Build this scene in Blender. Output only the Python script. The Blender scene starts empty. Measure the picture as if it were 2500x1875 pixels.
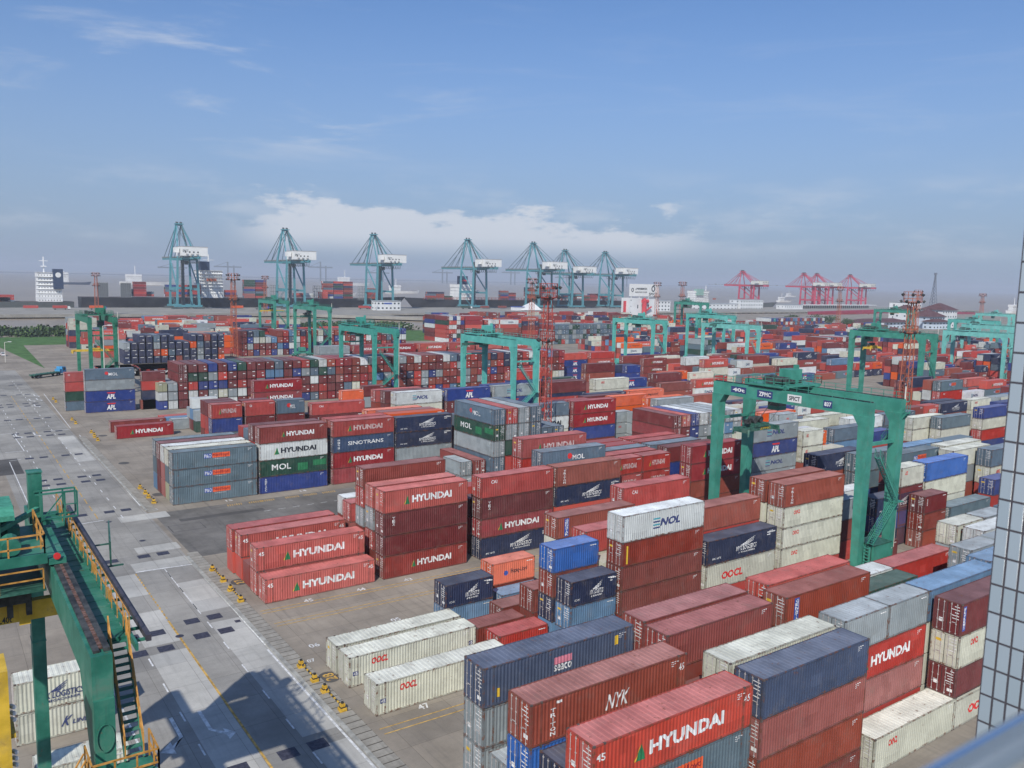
import bpy, bmesh, math, random
import numpy as np
from mathutils import Vector, Matrix, Euler
random.seed(7)
SC = bpy.context.scene
COL = SC.collection
R = math.radians
CAM = Vector((-30.42, -91.04, 37.49))
YAW, PITCH, ROLL, FPX = .6145, .1238, .0226, 2044.2
# ---------------------------------------------------------------- camera
fw = Vector((math.sin(YAW)*math.cos(PITCH), math.cos(YAW)*math.cos(PITCH), -math.sin(PITCH)))
rt0 = Vector((math.cos(YAW), -math.sin(YAW), 0)); up0 = rt0.cross(fw)
rt = rt0*math.cos(ROLL)+up0*math.sin(ROLL); upv = -rt0*math.sin(ROLL)+up0*math.cos(ROLL)
cd = bpy.data.cameras.new('camera'); cam = bpy.data.objects.new('camera', cd); COL.objects.link(cam)
m = Matrix((rt, upv, -fw)).transposed().to_4x4(); m.translation = CAM
cam.matrix_world = m
cd.sensor_width = 36; cd.lens = FPX/2500*36; cd.clip_start = .1; cd.clip_end = 60000
cd.dof.use_dof = True; cd.dof.focus_distance = 75; cd.dof.aperture_fstop = 4.5
SC.camera = cam
# ---------------------------------------------------------------- sun, sky, exposure
SUN_EL = R(41.5); sd = Vector((-.72*math.cos(SUN_EL), -.69*math.cos(SUN_EL), math.sin(SUN_EL))).normalized()
sl = bpy.data.lights.new('sun', 'SUN'); sl.energy = 4.0; sl.angle = R(.55); sl.color = (1, .955, .88)
so = bpy.data.objects.new('sun', sl); COL.objects.link(so)
so.rotation_euler = sd.to_track_quat('Z', 'Y').to_euler(); so.location = (0, 0, 300)
SC.view_settings.view_transform = 'Standard'; SC.view_settings.look = 'None'
SC.view_settings.exposure = 0; SC.view_settings.gamma = 1
SC.cycles.max_bounces = 6; SC.cycles.volume_bounces = 0; SC.cycles.diffuse_bounces = 3
W = bpy.data.worlds.new('World'); SC.world = W; W.use_nodes = True
nt = W.node_tree; nt.nodes.clear()


class NG:
    def __init__(s, nt): s.nt = nt
    def n(s, t, **k):
        nd = s.nt.nodes.new(t)
        ins = k.pop('ins', {})
        for a, b in k.items(): setattr(nd, a, b)
        for a, b in ins.items(): s.put(nd.inputs[a], b)
        return nd
    def put(s, sock, v):
        if isinstance(v, bpy.types.NodeSocket): s.nt.links.new(v, sock)
        else: sock.default_value = v
    def m(s, op, a, b=0, c=0):
        nd = s.n('ShaderNodeMath', operation=op); s.put(nd.inputs[0], a); s.put(nd.inputs[1], b); s.put(nd.inputs[2], c)
        return nd.outputs[0]
    def mr(s, v, a, b, c=0, d=1, smooth=True):
        nd = s.n('ShaderNodeMapRange'); nd.interpolation_type = 'SMOOTHSTEP' if smooth else 'LINEAR'
        for i, x in enumerate((v, a, b, c, d)): s.put(nd.inputs[i], x)
        return nd.outputs[0]
    def noise(s, vec, scale, detail=4, rough=.55, dist=0):
        nd = s.n('ShaderNodeTexNoise'); s.put(nd.inputs['Vector'], vec); nd.inputs['Scale'].default_value = scale
        nd.inputs['Detail'].default_value = detail; nd.inputs['Roughness'].default_value = rough; nd.inputs['Distortion'].default_value = dist
        return nd.outputs[0]
    def mix(s, f, a, b, mode='MIX'):
        nd = s.n('ShaderNodeMix', data_type='RGBA', blend_type=mode); s.put(nd.inputs[0], f)
        for i, v in ((6, a), (7, b)):
            s.put(nd.inputs[i], v if isinstance(v, bpy.types.NodeSocket) else (*v[:3], 1))
        return nd.outputs[2]
    def scale(s, vec, sc):
        nd = s.n('ShaderNodeVectorMath', operation='MULTIPLY'); s.put(nd.inputs[0], vec); nd.inputs[1].default_value = sc
        return nd.outputs[0]


g = NG(nt)
sky = g.n('ShaderNodeTexSky', sky_type='NISHITA', sun_disc=False)
sky.sun_elevation = SUN_EL; sky.sun_rotation = math.atan2(sd.x, sd.y); sky.air_density = 1.0; sky.dust_density = .9; sky.ozone_density = 2.2; sky.altitude = 0
tc = g.n('ShaderNodeTexCoord').outputs['Generated']
sep = g.n('ShaderNodeSeparateXYZ'); nt.links.new(tc, sep.inputs[0])
x_, y_, z_ = sep.outputs
az = g.m('ARCTAN2', x_, y_)
azel = g.n('ShaderNodeCombineXYZ'); g.put(azel.inputs[0], az); g.put(azel.inputs[1], z_)
cv = azel.outputs[0]
# low cumulus bank over the river
n1 = g.noise(g.scale(cv, (9, 26, 1)), 1.0, 7, .62)
n2 = g.noise(g.scale(cv, (3.2, 5, 1)), 1.0, 2, .5)
top = g.m('ADD', g.m('ADD', .08, g.m('MULTIPLY', g.m('SUBTRACT', n2, .5), .10)), g.mr(az, .3, .6, .012, 0))
prof = g.m('SUBTRACT', top, z_)
dens = g.m('ADD', g.m('MULTIPLY', prof, 22), g.m('MULTIPLY', g.m('SUBTRACT', n1, .5), 3.6))
bank = g.m('MULTIPLY', g.mr(dens, .0, .42), g.mr(z_, .018, .05))
bank = g.m('MULTIPLY', bank, g.m('MULTIPLY', g.mr(az, .27, .35), g.mr(az, .9, .74)))
# fainter puffs elsewhere along the horizon
n3 = g.noise(g.scale(cv, (6, 22, 1)), 1.0, 6, .6)
puff = g.m('MULTIPLY', g.m('MULTIPLY', g.mr(n3, .47, .68), g.mr(z_, .02, .05)), g.mr(z_, .14, .075))
puff = g.m('MULTIPLY', puff, .38)
# thin high wisps
n4 = g.noise(g.scale(cv, (3.5, 24, 1)), 1.0, 7, .62, .6)
wisp = g.m('MULTIPLY', g.mr(n4, .5, .74), g.m('MULTIPLY', g.mr(z_, .1, .17), g.mr(z_, .36, .2)))
wisp = g.m('MULTIPLY', wisp, g.mr(az, .72, .25, .12, .62))
cl = g.m('MAXIMUM', g.m('MULTIPLY', bank, .86), g.m('MAXIMUM', puff, wisp))
skyc = g.mix(1, sky.outputs[0], (.72, .92, 1.2), 'MULTIPLY')
cloudc = (6.3, 6.7, 7.4)
veil = g.mr(z_, .36, -.02, 0, .8)
skyc = g.mix(veil, skyc, (2.75, 3.5, 5.0))
fin = g.mix(cl, skyc, cloudc)
bg = g.n('ShaderNodeBackground'); nt.links.new(fin, bg.inputs[0]); bg.inputs[1].default_value = .105
wo = g.n('ShaderNodeOutputWorld'); nt.links.new(bg.outputs[0], wo.inputs[0])

# ================================================================ materials
def hexlin(h, k=1.0):
    c = [int(h[i:i+2], 16)/255 for i in (0, 2, 4)]
    return tuple(min(.85, k*((v/12.92) if v <= .04045 else ((v+.055)/1.055)**2.4)) for v in c)


MATS = {}
def mat(name, col, rough=.6, metal=0, var=.12, vscale=1.2, dirt=0, rust=0, bump=0, spec=.4, streak=0, obj_rand=False, patch=0, rlev=(.62, .68), scuff=0):
    if name in MATS: return MATS[name]
    if isinstance(col, str): col = hexlin(col)
    M = bpy.data.materials.new(name); M.use_nodes = True; g = NG(M.node_tree)
    b = M.node_tree.nodes['Principled BSDF']
    b.inputs['Roughness'].default_value = rough; b.inputs['Metallic'].default_value = metal
    b.inputs['Specular IOR Level'].default_value = spec
    co = g.n('ShaderNodeTexCoord').outputs['Object']
    oi = g.n('ShaderNodeObjectInfo').outputs['Random']
    off = g.n('ShaderNodeCombineXYZ'); g.put(off.inputs[0], g.m('MULTIPLY', oi, 77)); g.put(off.inputs[1], g.m('MULTIPLY', oi, 31))
    ad = g.n('ShaderNodeVectorMath', operation='ADD'); g.put(ad.inputs[0], co); g.put(ad.inputs[1], off.outputs[0]); v = ad.outputs[0]
    c = (*col, 1)
    n = g.noise(v, vscale, 5, .6)
    dk = tuple(x*(1-var) for x in col); lt = tuple(min(.9, x*(1+var)+.012*var*8) for x in col)
    c = g.mix(g.mr(n, .3, .7), dk, lt)
    if obj_rand:
        c2 = g.n('ShaderNodeHueSaturation'); g.put(c2.inputs['Value'], g.m('ADD', .86, g.m('MULTIPLY', oi, .26)))
        fr = g.m('FRACT', g.m('MULTIPLY', oi, 13.7)); g.put(c2.inputs['Saturation'], g.m('ADD', .86, g.m('MULTIPLY', fr, .2)))
        g.put(c2.inputs['Color'], c); c = c2.outputs[0]
    if streak:
        ns = g.noise(g.scale(v, (5, 5, .35)), 1.3, 4, .65)
        c = g.mix(g.m('MULTIPLY', g.mr(ns, .52, .78), streak), c, tuple(x*.45+.03 for x in col))
    if patch:     # repainted panels
        sx = g.n('ShaderNodeSeparateXYZ'); g.put(sx.inputs[0], v); cb = g.n('ShaderNodeCombineXYZ'); g.put(cb.inputs[0], sx.outputs[0]); g.put(cb.inputs[1], sx.outputs[2])
        bk = g.n('ShaderNodeTexBrick'); bk.offset = .37; g.put(bk.inputs['Vector'], cb.outputs[0])
        for k_, v_ in (('Scale', 1), ('Mortar Size', 0), ('Brick Width', 1.16), ('Row Height', .87)): bk.inputs[k_].default_value = v_
        bk.inputs['Color1'].default_value = (0, 0, 0, 1); bk.inputs['Color2'].default_value = (1, 1, 1, 1)
        c = g.mix(g.m('MULTIPLY', g.mr(bk.outputs[0], .9, .91), patch), c, tuple(x*.6 for x in col)); c = g.mix(g.m('MULTIPLY', g.mr(bk.outputs[0], .1, .09), patch), c, tuple(min(.8, x*1.3+.02) for x in col))
    if scuff:
        n5 = g.noise(g.scale(v, (.5, 2.2, 1)), 1.6, 8, .75)
        c = g.mix(g.m('MULTIPLY', g.mr(n5, .6, .66), scuff), c, tuple(x*.35+.02 for x in col))
    if dirt:
        nd = g.noise(v, .7, 6, .7)
        c = g.mix(g.m('MULTIPLY', g.mr(nd, .5, .75), dirt), c, (.2, .17, .14))
    if rust:
        nr = g.noise(v, 2.2, 7, .72)
        c = g.mix(g.m('MULTIPLY', g.mr(nr, *rlev), rust), c, (.16, .065, .035))
    g.put(b.inputs['Base Color'], c)
    if bump:
        bp = g.n('ShaderNodeBump'); bp.inputs['Strength'].default_value = bump; bp.inputs['Distance'].default_value = .02
        g.put(bp.inputs['Height'], g.m('ADD', g.noise(v, 14, 4), g.m('MULTIPLY', g.noise(v, 1.3, 2), 3))); g.put(b.inputs['Normal'], bp.outputs[0])
    MATS[name] = M
    return M


# ================================================================ mesh building
class MB:
    def __init__(s): s.v = []; s.f = []; s.m = []
    def quad(s, *p, m=0):
        i = len(s.v); s.v += [tuple(q) for q in p]; s.f.append(tuple(range(i, i+len(p)))); s.m.append(m)
    def box(s, x0, y0, z0, x1, y1, z1, m=0):
        i = len(s.v)
        s.v += [(x0, y0, z0), (x1, y0, z0), (x1, y1, z0), (x0, y1, z0), (x0, y0, z1), (x1, y0, z1), (x1, y1, z1), (x0, y1, z1)]
        s.f += [tuple(i+j for j in q) for q in ((0, 3, 2, 1), (4, 5, 6, 7), (0, 1, 5, 4), (1, 2, 6, 5), (2, 3, 7, 6), (3, 0, 4, 7))]; s.m += [m]*6
        return s
    def beam(s, p, q, w, h=None, m=0, w2=None, h2=None):
        h = h or w; w2 = w2 or w; h2 = h2 or h
        p = Vector(p); q = Vector(q); d = (q-p).normalized()
        a = Vector((0, 0, 1)).cross(d)
        if a.length < 1e-4: a = Vector((1, 0, 0))
        a.normalize(); b = d.cross(a)
        i = len(s.v)
        for o, ww, hh in ((p, w, h), (q, w2, h2)):
            for sx, sy in ((-1, -1), (1, -1), (1, 1), (-1, 1)): s.v.append(tuple(o+a*sx*ww/2+b*sy*hh/2))
        s.f += [tuple(i+j for j in t) for t in ((0, 3, 2, 1), (4, 5, 6, 7), (0, 1, 5, 4), (1, 2, 6, 5), (2, 3, 7, 6), (3, 0, 4, 7))]; s.m += [m]*6
        return s
    def cyl(s, p, q, r, n=10, m=0, r2=None):
        p = Vector(p); q = Vector(q); d = (q-p).normalized(); r2 = r if r2 is None else r2
        a = d.orthogonal().normalized(); b = d.cross(a); i = len(s.v)
        for o, rr in ((p, r), (q, r2)):
            for k in range(n):
                t = 2*math.pi*k/n; s.v.append(tuple(o+(a*math.cos(t)+b*math.sin(t))*rr))
        for k in range(n): s.f.append((i+k, i+(k+1) % n, i+n+(k+1) % n, i+n+k)); s.m.append(m)
        s.f.append(tuple(i+k for k in reversed(range(n)))); s.f.append(tuple(i+n+k for k in range(n))); s.m += [m, m]
        return s
    def poly(s, pts, z0, z1, m=0, axis='z'):
        n = len(pts); i = len(s.v)
        f = {'z': lambda a, b, c: (a, b, c), 'x': lambda a, b, c: (c, a, b), 'y': lambda a, b, c: (a, c, b)}[axis]
        s.v += [f(a, b, z0) for a, b in pts]+[f(a, b, z1) for a, b in pts]
        s.f.append(tuple(i+k for k in reversed(range(n)))); s.f.append(tuple(i+n+k for k in range(n))); s.m += [m, m]
        for k in range(n): s.f.append((i+k, i+(k+1) % n, i+n+(k+1) % n, i+n+k)); s.m.append(m)
        return s
    def add(s, o, M, m=0):
        i = len(s.v); s.v += [tuple(M @ Vector(p)) for p in o[0]]; s.f += [tuple(i+j for j in q) for q in o[1]]; s.m += [m]*len(o[1]); return s
    def mesh(s, name, mats):
        me = bpy.data.meshes.new(name); me.from_pydata(s.v, [], s.f)
        for x in mats: me.materials.append(x)
        if len(mats) > 1: me.polygons.foreach_set('material_index', s.m)
        me.update(); return me
    def build(s, name, mats, parent=None, **k):
        if not isinstance(mats, (list, tuple)): mats = [mats]
        return link(name, s.mesh(name, mats), parent, **k)


def link(name, me, parent=None, loc=None, rot=None):
    o = bpy.data.objects.new(name, me); COL.objects.link(o)
    if parent: o.parent = parent
    if loc: o.location = loc
    if rot: o.rotation_euler = rot
    return o
def empty(name, loc, label, cat, group=None, rz=0):
    o = bpy.data.objects.new(name, None); COL.objects.link(o); o.location = loc; o.rotation_euler = (0, 0, rz); o.empty_display_size = .5
    return tag(o, label, cat, group)
def tag(o, label, cat, group=None):
    if label in LABELS: print('DUP LABEL', label)
    LABELS.add(label)
    if len(label.split()) > 16: print('LONG', label)
    o['label'] = label; o['category'] = cat
    if group: o['group'] = group
    return o
def struct(o, kind='structure'): o['kind'] = kind; return o
LABELS = set()

_T = {}
def text_geo(w, off=.018, spacing=1.0):
    """unit-box glyph outline (x 0..1, z 0..1) of a word"""
    if (w, off) in _T: return _T[(w, off)]
    cu = bpy.data.curves.new('t', 'FONT'); cu.body = w; cu.offset = off; cu.space_character = spacing; cu.resolution_u = 2
    ob = bpy.data.objects.new('t', cu); COL.objects.link(ob)
    dg = bpy.context.evaluated_depsgraph_get(); me = ob.evaluated_get(dg).to_mesh()
    v = np.array([q.co[:2] for q in me.vertices]) if len(me.vertices) else np.zeros((3, 2))
    f = [tuple(p.vertices) for p in me.polygons]
    mn, mx = v.min(0), v.max(0); v = (v-mn)/np.maximum(mx-mn, 1e-6)
    bpy.data.objects.remove(ob); bpy.data.curves.remove(cu)
    _T[(w, off)] = (v.tolist(), f)
    return _T[(w, off)]
def put_text(mb, w, x0, x1, z0, z1, y=-.008, m=0, shear=0, fn=None, off=.018):
    v, f = text_geo(w, off); i = len(mb.v)
    for a, b in v:
        p = (x0+(x1-x0)*a+shear*(b-.5)*(z1-z0), y, z0+(z1-z0)*b); mb.v.append(fn(p) if fn else p)
    mb.f += [tuple(i+j for j in q) for q in f]; mb.m += [m]*len(f)

# ================================================================ container colours and marks
WHITE = mat('lettering_white', (.74, .74, .72), .6, var=.16, vscale=1.5, dirt=.35)
DULL = mat('lettering_faded', (.5, .36, .34), .7, var=.25, vscale=3)
BLACK = mat('lettering_black', (.02, .025, .035), .6)
NAVYL = mat('lettering_navy', (.045, .06, .17), .6)
REDL = mat('lettering_red', (.62, .03, .03), .6)
GREENL = mat('emblem_green', (.02, .18, .07), .6)
YELL = mat('sticker_yellow', (.65, .42, .03), .6)
ORL = mat('emblem_orange', (.75, .11, .03), .6)
PINKL = mat('emblem_pink', (.62, .2, .26), .6)
TEALL = mat('emblem_teal', (.05, .32, .38), .6)
DREDL = mat('lettering_dark_red', (.28, .02, .03), .6)
BLUEL = mat('emblem_blue', (.04, .09, .36), .6)
LM = [WHITE, DULL, BLACK, NAVYL, REDL, GREENL, YELL, ORL, PINKL, TEALL, DREDL, BLUEL]
LI = dict(w=0, f=1, k=2, n=3, r=4, g=5, y=6, o=7, p=8, t=9, d=10, b=11)

CL = {  # paint hex (albedo), colour word
 'red': ('b83f36', 'red'), 'coral': ('c35042', 'bright coral red'), 'fred': ('a83c34', 'faded red'), 'dred': ('98282c', 'crimson red'), 'maroon': ('722c2c', 'maroon'),
 'rust': ('984a39', 'rust brown'), 'brown': ('87392c', 'dark brown'), 'pink': ('a2615a', 'faded pinkish brown'), 'orange': ('ea5a00', 'orange'),
 'navy': ('27314f', 'navy blue'), 'blue': ('2a3f83', 'deep blue'), 'bright': ('1f62b4', 'bright blue'), 'slate': ('4b5872', 'slate blue'), 'lblue': ('5f86a8', 'light blue'), 'steel': ('5e7180', 'steel grey'),
 'pgrey': ('61757e', 'blue grey'), 'grey': ('97a0a2', 'pale grey'), 'white': ('d6dad6', 'white'), 'cream': ('cfcfbc', 'cream'), 'olive': ('a8a888', 'khaki'), 'green': ('214a3a', 'dark green'), 'teal': ('2e8a8c', 'teal'), 'sino': ('33496a', 'dusty blue'), 'wine': ('9a4840', 'wine red'), 'mred': ('8d3a33', 'brick red'),
}
for k in list(CL):
    col = hexlin(CL[k][0], .86)
    mat('paint_'+k, col, .55, var=.1, vscale=.5, dirt=.25, rust=.5, streak=.35, obj_rand=True, bump=.35, patch=.3)
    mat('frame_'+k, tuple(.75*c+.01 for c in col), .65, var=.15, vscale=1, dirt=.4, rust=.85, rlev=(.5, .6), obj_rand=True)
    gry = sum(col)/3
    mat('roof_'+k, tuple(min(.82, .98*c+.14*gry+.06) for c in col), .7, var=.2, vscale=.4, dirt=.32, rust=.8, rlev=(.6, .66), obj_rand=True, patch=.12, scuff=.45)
CAST = mat('corner_steel', (.09, .065, .055), .7, var=.3, vscale=6)
ROD = mat('galvanised_rod', (.5, .46, .44), .5, .2, var=.2)
GASK = mat('rubber_gasket', (.03, .03, .03), .8)

# code: colour, marks, description of the marks
H_ = [('tri', .235, .3, .3, .68), ('t', 'HYUNDAI', .325, .8, .34, .66, 'w', 0)]
CODES = {
 'HY': ('coral', H_, 'white block lettering and green triangle'), 'HR': ('dred', H_, 'white block lettering and green triangle'), 'HF': ('fred', [('tri', .235, .3, .3, .68), ('t', 'HYUNDAI', .325, .8, .34, .66, 'f', 0)], 'faded lettering and dull triangle'),
 'H4': ('coral', H_+[('t', '45', .018, .066, .64, .8, 'w', 0), ('t', '45', .936, .984, .64, .8, 'w', 0)], 'white lettering, green triangle and 45 marks'),
 'HW': ('white', [('tri', .2, .28, .3, .72), ('t', 'HYUNDAI', .3, .83, .36, .68, 'k', 0)], 'black block lettering and green triangle'),
 'HX': ('mred', [('tri', .32, .37, .34, .66), ('t', 'HYUNDAI', .39, .8, .36, .64, 'w', 0)], 'small white lettering and green triangle'),
 'OO': ('cream', [('t', 'OOCL', .165, .27, .6, .8, 'r', .2)], 'small red letters'), 'O4': ('cream', [('t', 'OOCL', .165, .29, .6, .82, 'r', .2), ('q', .028, .066, .36, .5, 'n'), ('t', '45', .032, .062, .38, .48, 'w', 0), ('q', .94, .975, .36, .5, 'n'), ('t', '45', .944, .972, .38, .48, 'w', 0)], 'small red letters and navy 45 plates'),
 'OB': ('cream', [('t', 'OOCL', .22, .52, .3, .62, 'r', .1)], 'big red letters'), 'OG': ('grey', [('t', 'OOCL', .4, .55, .55, .72, 'r', .1)], 'small red letters'),
 'NO': ('white', [('wave', .36, .44, .3, .7), ('t', 'NOL', .45, .7, .36, .66, 'n', .35)], 'navy slanted letters and teal waves'), 'NG': ('grey', [('wave', .3, .4, .3, .7), ('t', 'NOL', .42, .7, .38, .66, 'n', .35)], 'navy slanted letters and wave lines'),
 'NY': ('navy', [('wing', .46, .68, .52, .82, 'w'), ('t', 'NYK LOGISTICS', .41, .7, .33, .52, 'w', .1), ('t', '& MEGACARRIER', .44, .68, .22, .29, 'w', 0), ('q', .86, .98, .8, .84, 'w'), ('q', .86, .91, .7, .74, 'w'), ('t', 'HC NYK', .08, .2, .2, .28, 'w', .1)], 'white wing emblem and lettering'),
 'NW': ('cream', [('wing', .4, .62, .5, .8, 'n'), ('t', 'NYK LOGISTICS', .25, .8, .3, .5, 'n', .1), ('t', '& MEGACARRIER', .3, .76, .18, .26, 'n', 0)], 'navy wing emblem and lettering'),
 'KL': ('cream', [('t', 'K', .55, .64, .3, .62, 'n', .5), ('t', 'LINE', .66, .84, .32, .46, 'n', .3)], 'navy italic letter K and small word'),
 'AP': ('blue', [('sw', .42, .6, .7, .82, 'r'), ('t', 'APL', .42, .6, .2, .64, 'w', .1)], 'white letters under a red swoosh'),
 'MO': ('steel', [('disc', .43, .6, .45), ('t', 'MOL', .47, .66, .36, .64, 'w', 0)], 'white serif letters and red disc'), 'MG': ('green', [('t', 'MOL', .17, .45, .36, .72, 'w', 0), ('q', .55, .7, .2, .65, 'g'), ('q', .78, .98, .4, .75, 'g')], 'white spaced letters and green patches'),
 'PO': ('pgrey', [('q', .365, .455, .5, .76, 'b'), ('t', 'P&O', .37, .452, .53, .73, 'w', 0), ('q', .46, .67, .5, .78, 'o'), ('t', 'Nedlloyd', .47, .66, .53, .74, 'd', 0), ('t', 'www.ponl.com', .48, .62, .4, .45, 'w', 0)], 'blue and orange name panel'),
 'SI': ('sino', [('t', 'SINOTRANS', .24, .82, .42, .66, 'w', 0), ('v', '中国外运', .075, .11, .2, .85, 'w')], 'white spaced lettering and upright characters'),
 'AM': ('blue', [('v', 'AMFICC', .07, .1, .12, .9, 'w')], 'white upright letters at the left'), 'CA': ('red', [('t', 'CAI', .13, .21, .66, .82, 'w', 0)], 'small white letters at upper left'),
 'TX': ('maroon', [('v', 'TEX', .1, .13, .42, .82, 'w')], 'three white upright letters'), 'TR': ('rust', [('v', 'TRITON', .105, .14, .12, .82, 'w')], 'white upright lettering'),
 'NK': ('rust', [('v', 'TRITON', .115, .145, .12, .76, 'w'), ('t', 'NYK', .46, .6, .26, .62, 'w', .25), ('t', '45', .945, .985, .6, .78, 'w', 0), ('q', .15, .18, .84, .9, 'w')], 'white upright lettering and slanted letters midway'),
 'GE': ('rust', [('q', .095, .15, .06, .9, 'b'), ('v', 'GENSTAR', .105, .14, .1, .86, 'w')], 'upright lettering on a dark blue strip'), 'FL': ('maroon', [('q', .1, .15, .1, .85, 'b'), ('v', 'FLORENS', .108, .142, .14, .8, 'w')], 'upright lettering on a blue strip'),
 'SE': ('slate', [('q', .44, .56, .56, .74, 'p'), ('t', 'seaco', .44, .56, .38, .55, 'w', 0), ('q', .085, .1, .2, .42, 'y'), ('q', .86, .885, .6, .85, 'y')], 'pink panel over small white word'),
 'HL': ('orange', [('emb', .32, .38, .36, .6), ('t', 'Hapag-Lloyd', .44, .82, .38, .64, 'k', 0)], 'dark lettering and blue emblem'),
 'AC': ('teal', [('t', 'CHINA SHIPPING', .2, .8, .35, .6, 'b', 0)], 'dark blue lettering'), 'UN': ('maroon', [('q', .03, .06, .15, .9, 'b'), ('v', 'FLORENS', .033, .057, .2, .86, 'w')], 'blue strip near the doors'), 'YL': ('brown', [('q', .045, .065, .1, .85, 'y')], 'yellow upright strip'),
 'HM': ('steel', [('q', .46, .66, .4, .7, 'o')], 'orange square panel'),
 'MW': ('grey', [('q', .8, .93, .1, .9, 't'), ('disc', .84, .62, .45), ('v', 'MOL', .84, .88, .15, .5, 'r')], 'blue band near the end'),
 'HQ': ('red', H_, 'white block lettering and green triangle'), 'wn': ('wine', [], ''), 'rd': ('red', [], ''), 'co': ('coral', [], ''), 'fr': ('fred', [], ''), 'dr': ('dred', [], ''), 'mr': ('maroon', [], ''), 'ru': ('rust', [], ''), 'br': ('brown', [], ''), 'pk': ('pink', [], ''), 'or': ('orange', [], ''),
 'nv': ('navy', [], ''), 'bl': ('blue', [], ''), 'bu': ('bright', [], ''), 'sl': ('slate', [], ''), 'lb': ('lblue', [], ''), 'st': ('steel', [], ''), 'pg': ('pgrey', [], ''), 'gy': ('grey', [], ''), 'wh': ('white', [], ''), 'cr': ('cream', [], ''), 'ol': ('olive', [], ''), 'gn': ('green', [], ''), 'te': ('teal', [], ''), 'mb': ('mred', [], ''),
}
CW = 2.438; LEN = {'45': 13.716, '40': 12.192, '20': 6.058}
BLK = {'A': -57.9, 'B': -29.3, 'C': 0, 'E': 48, 'F': 77.2, 'G': 110.7, 'H': 151.7, 'I': 190, 'J': 219, 'K': 248}
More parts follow.
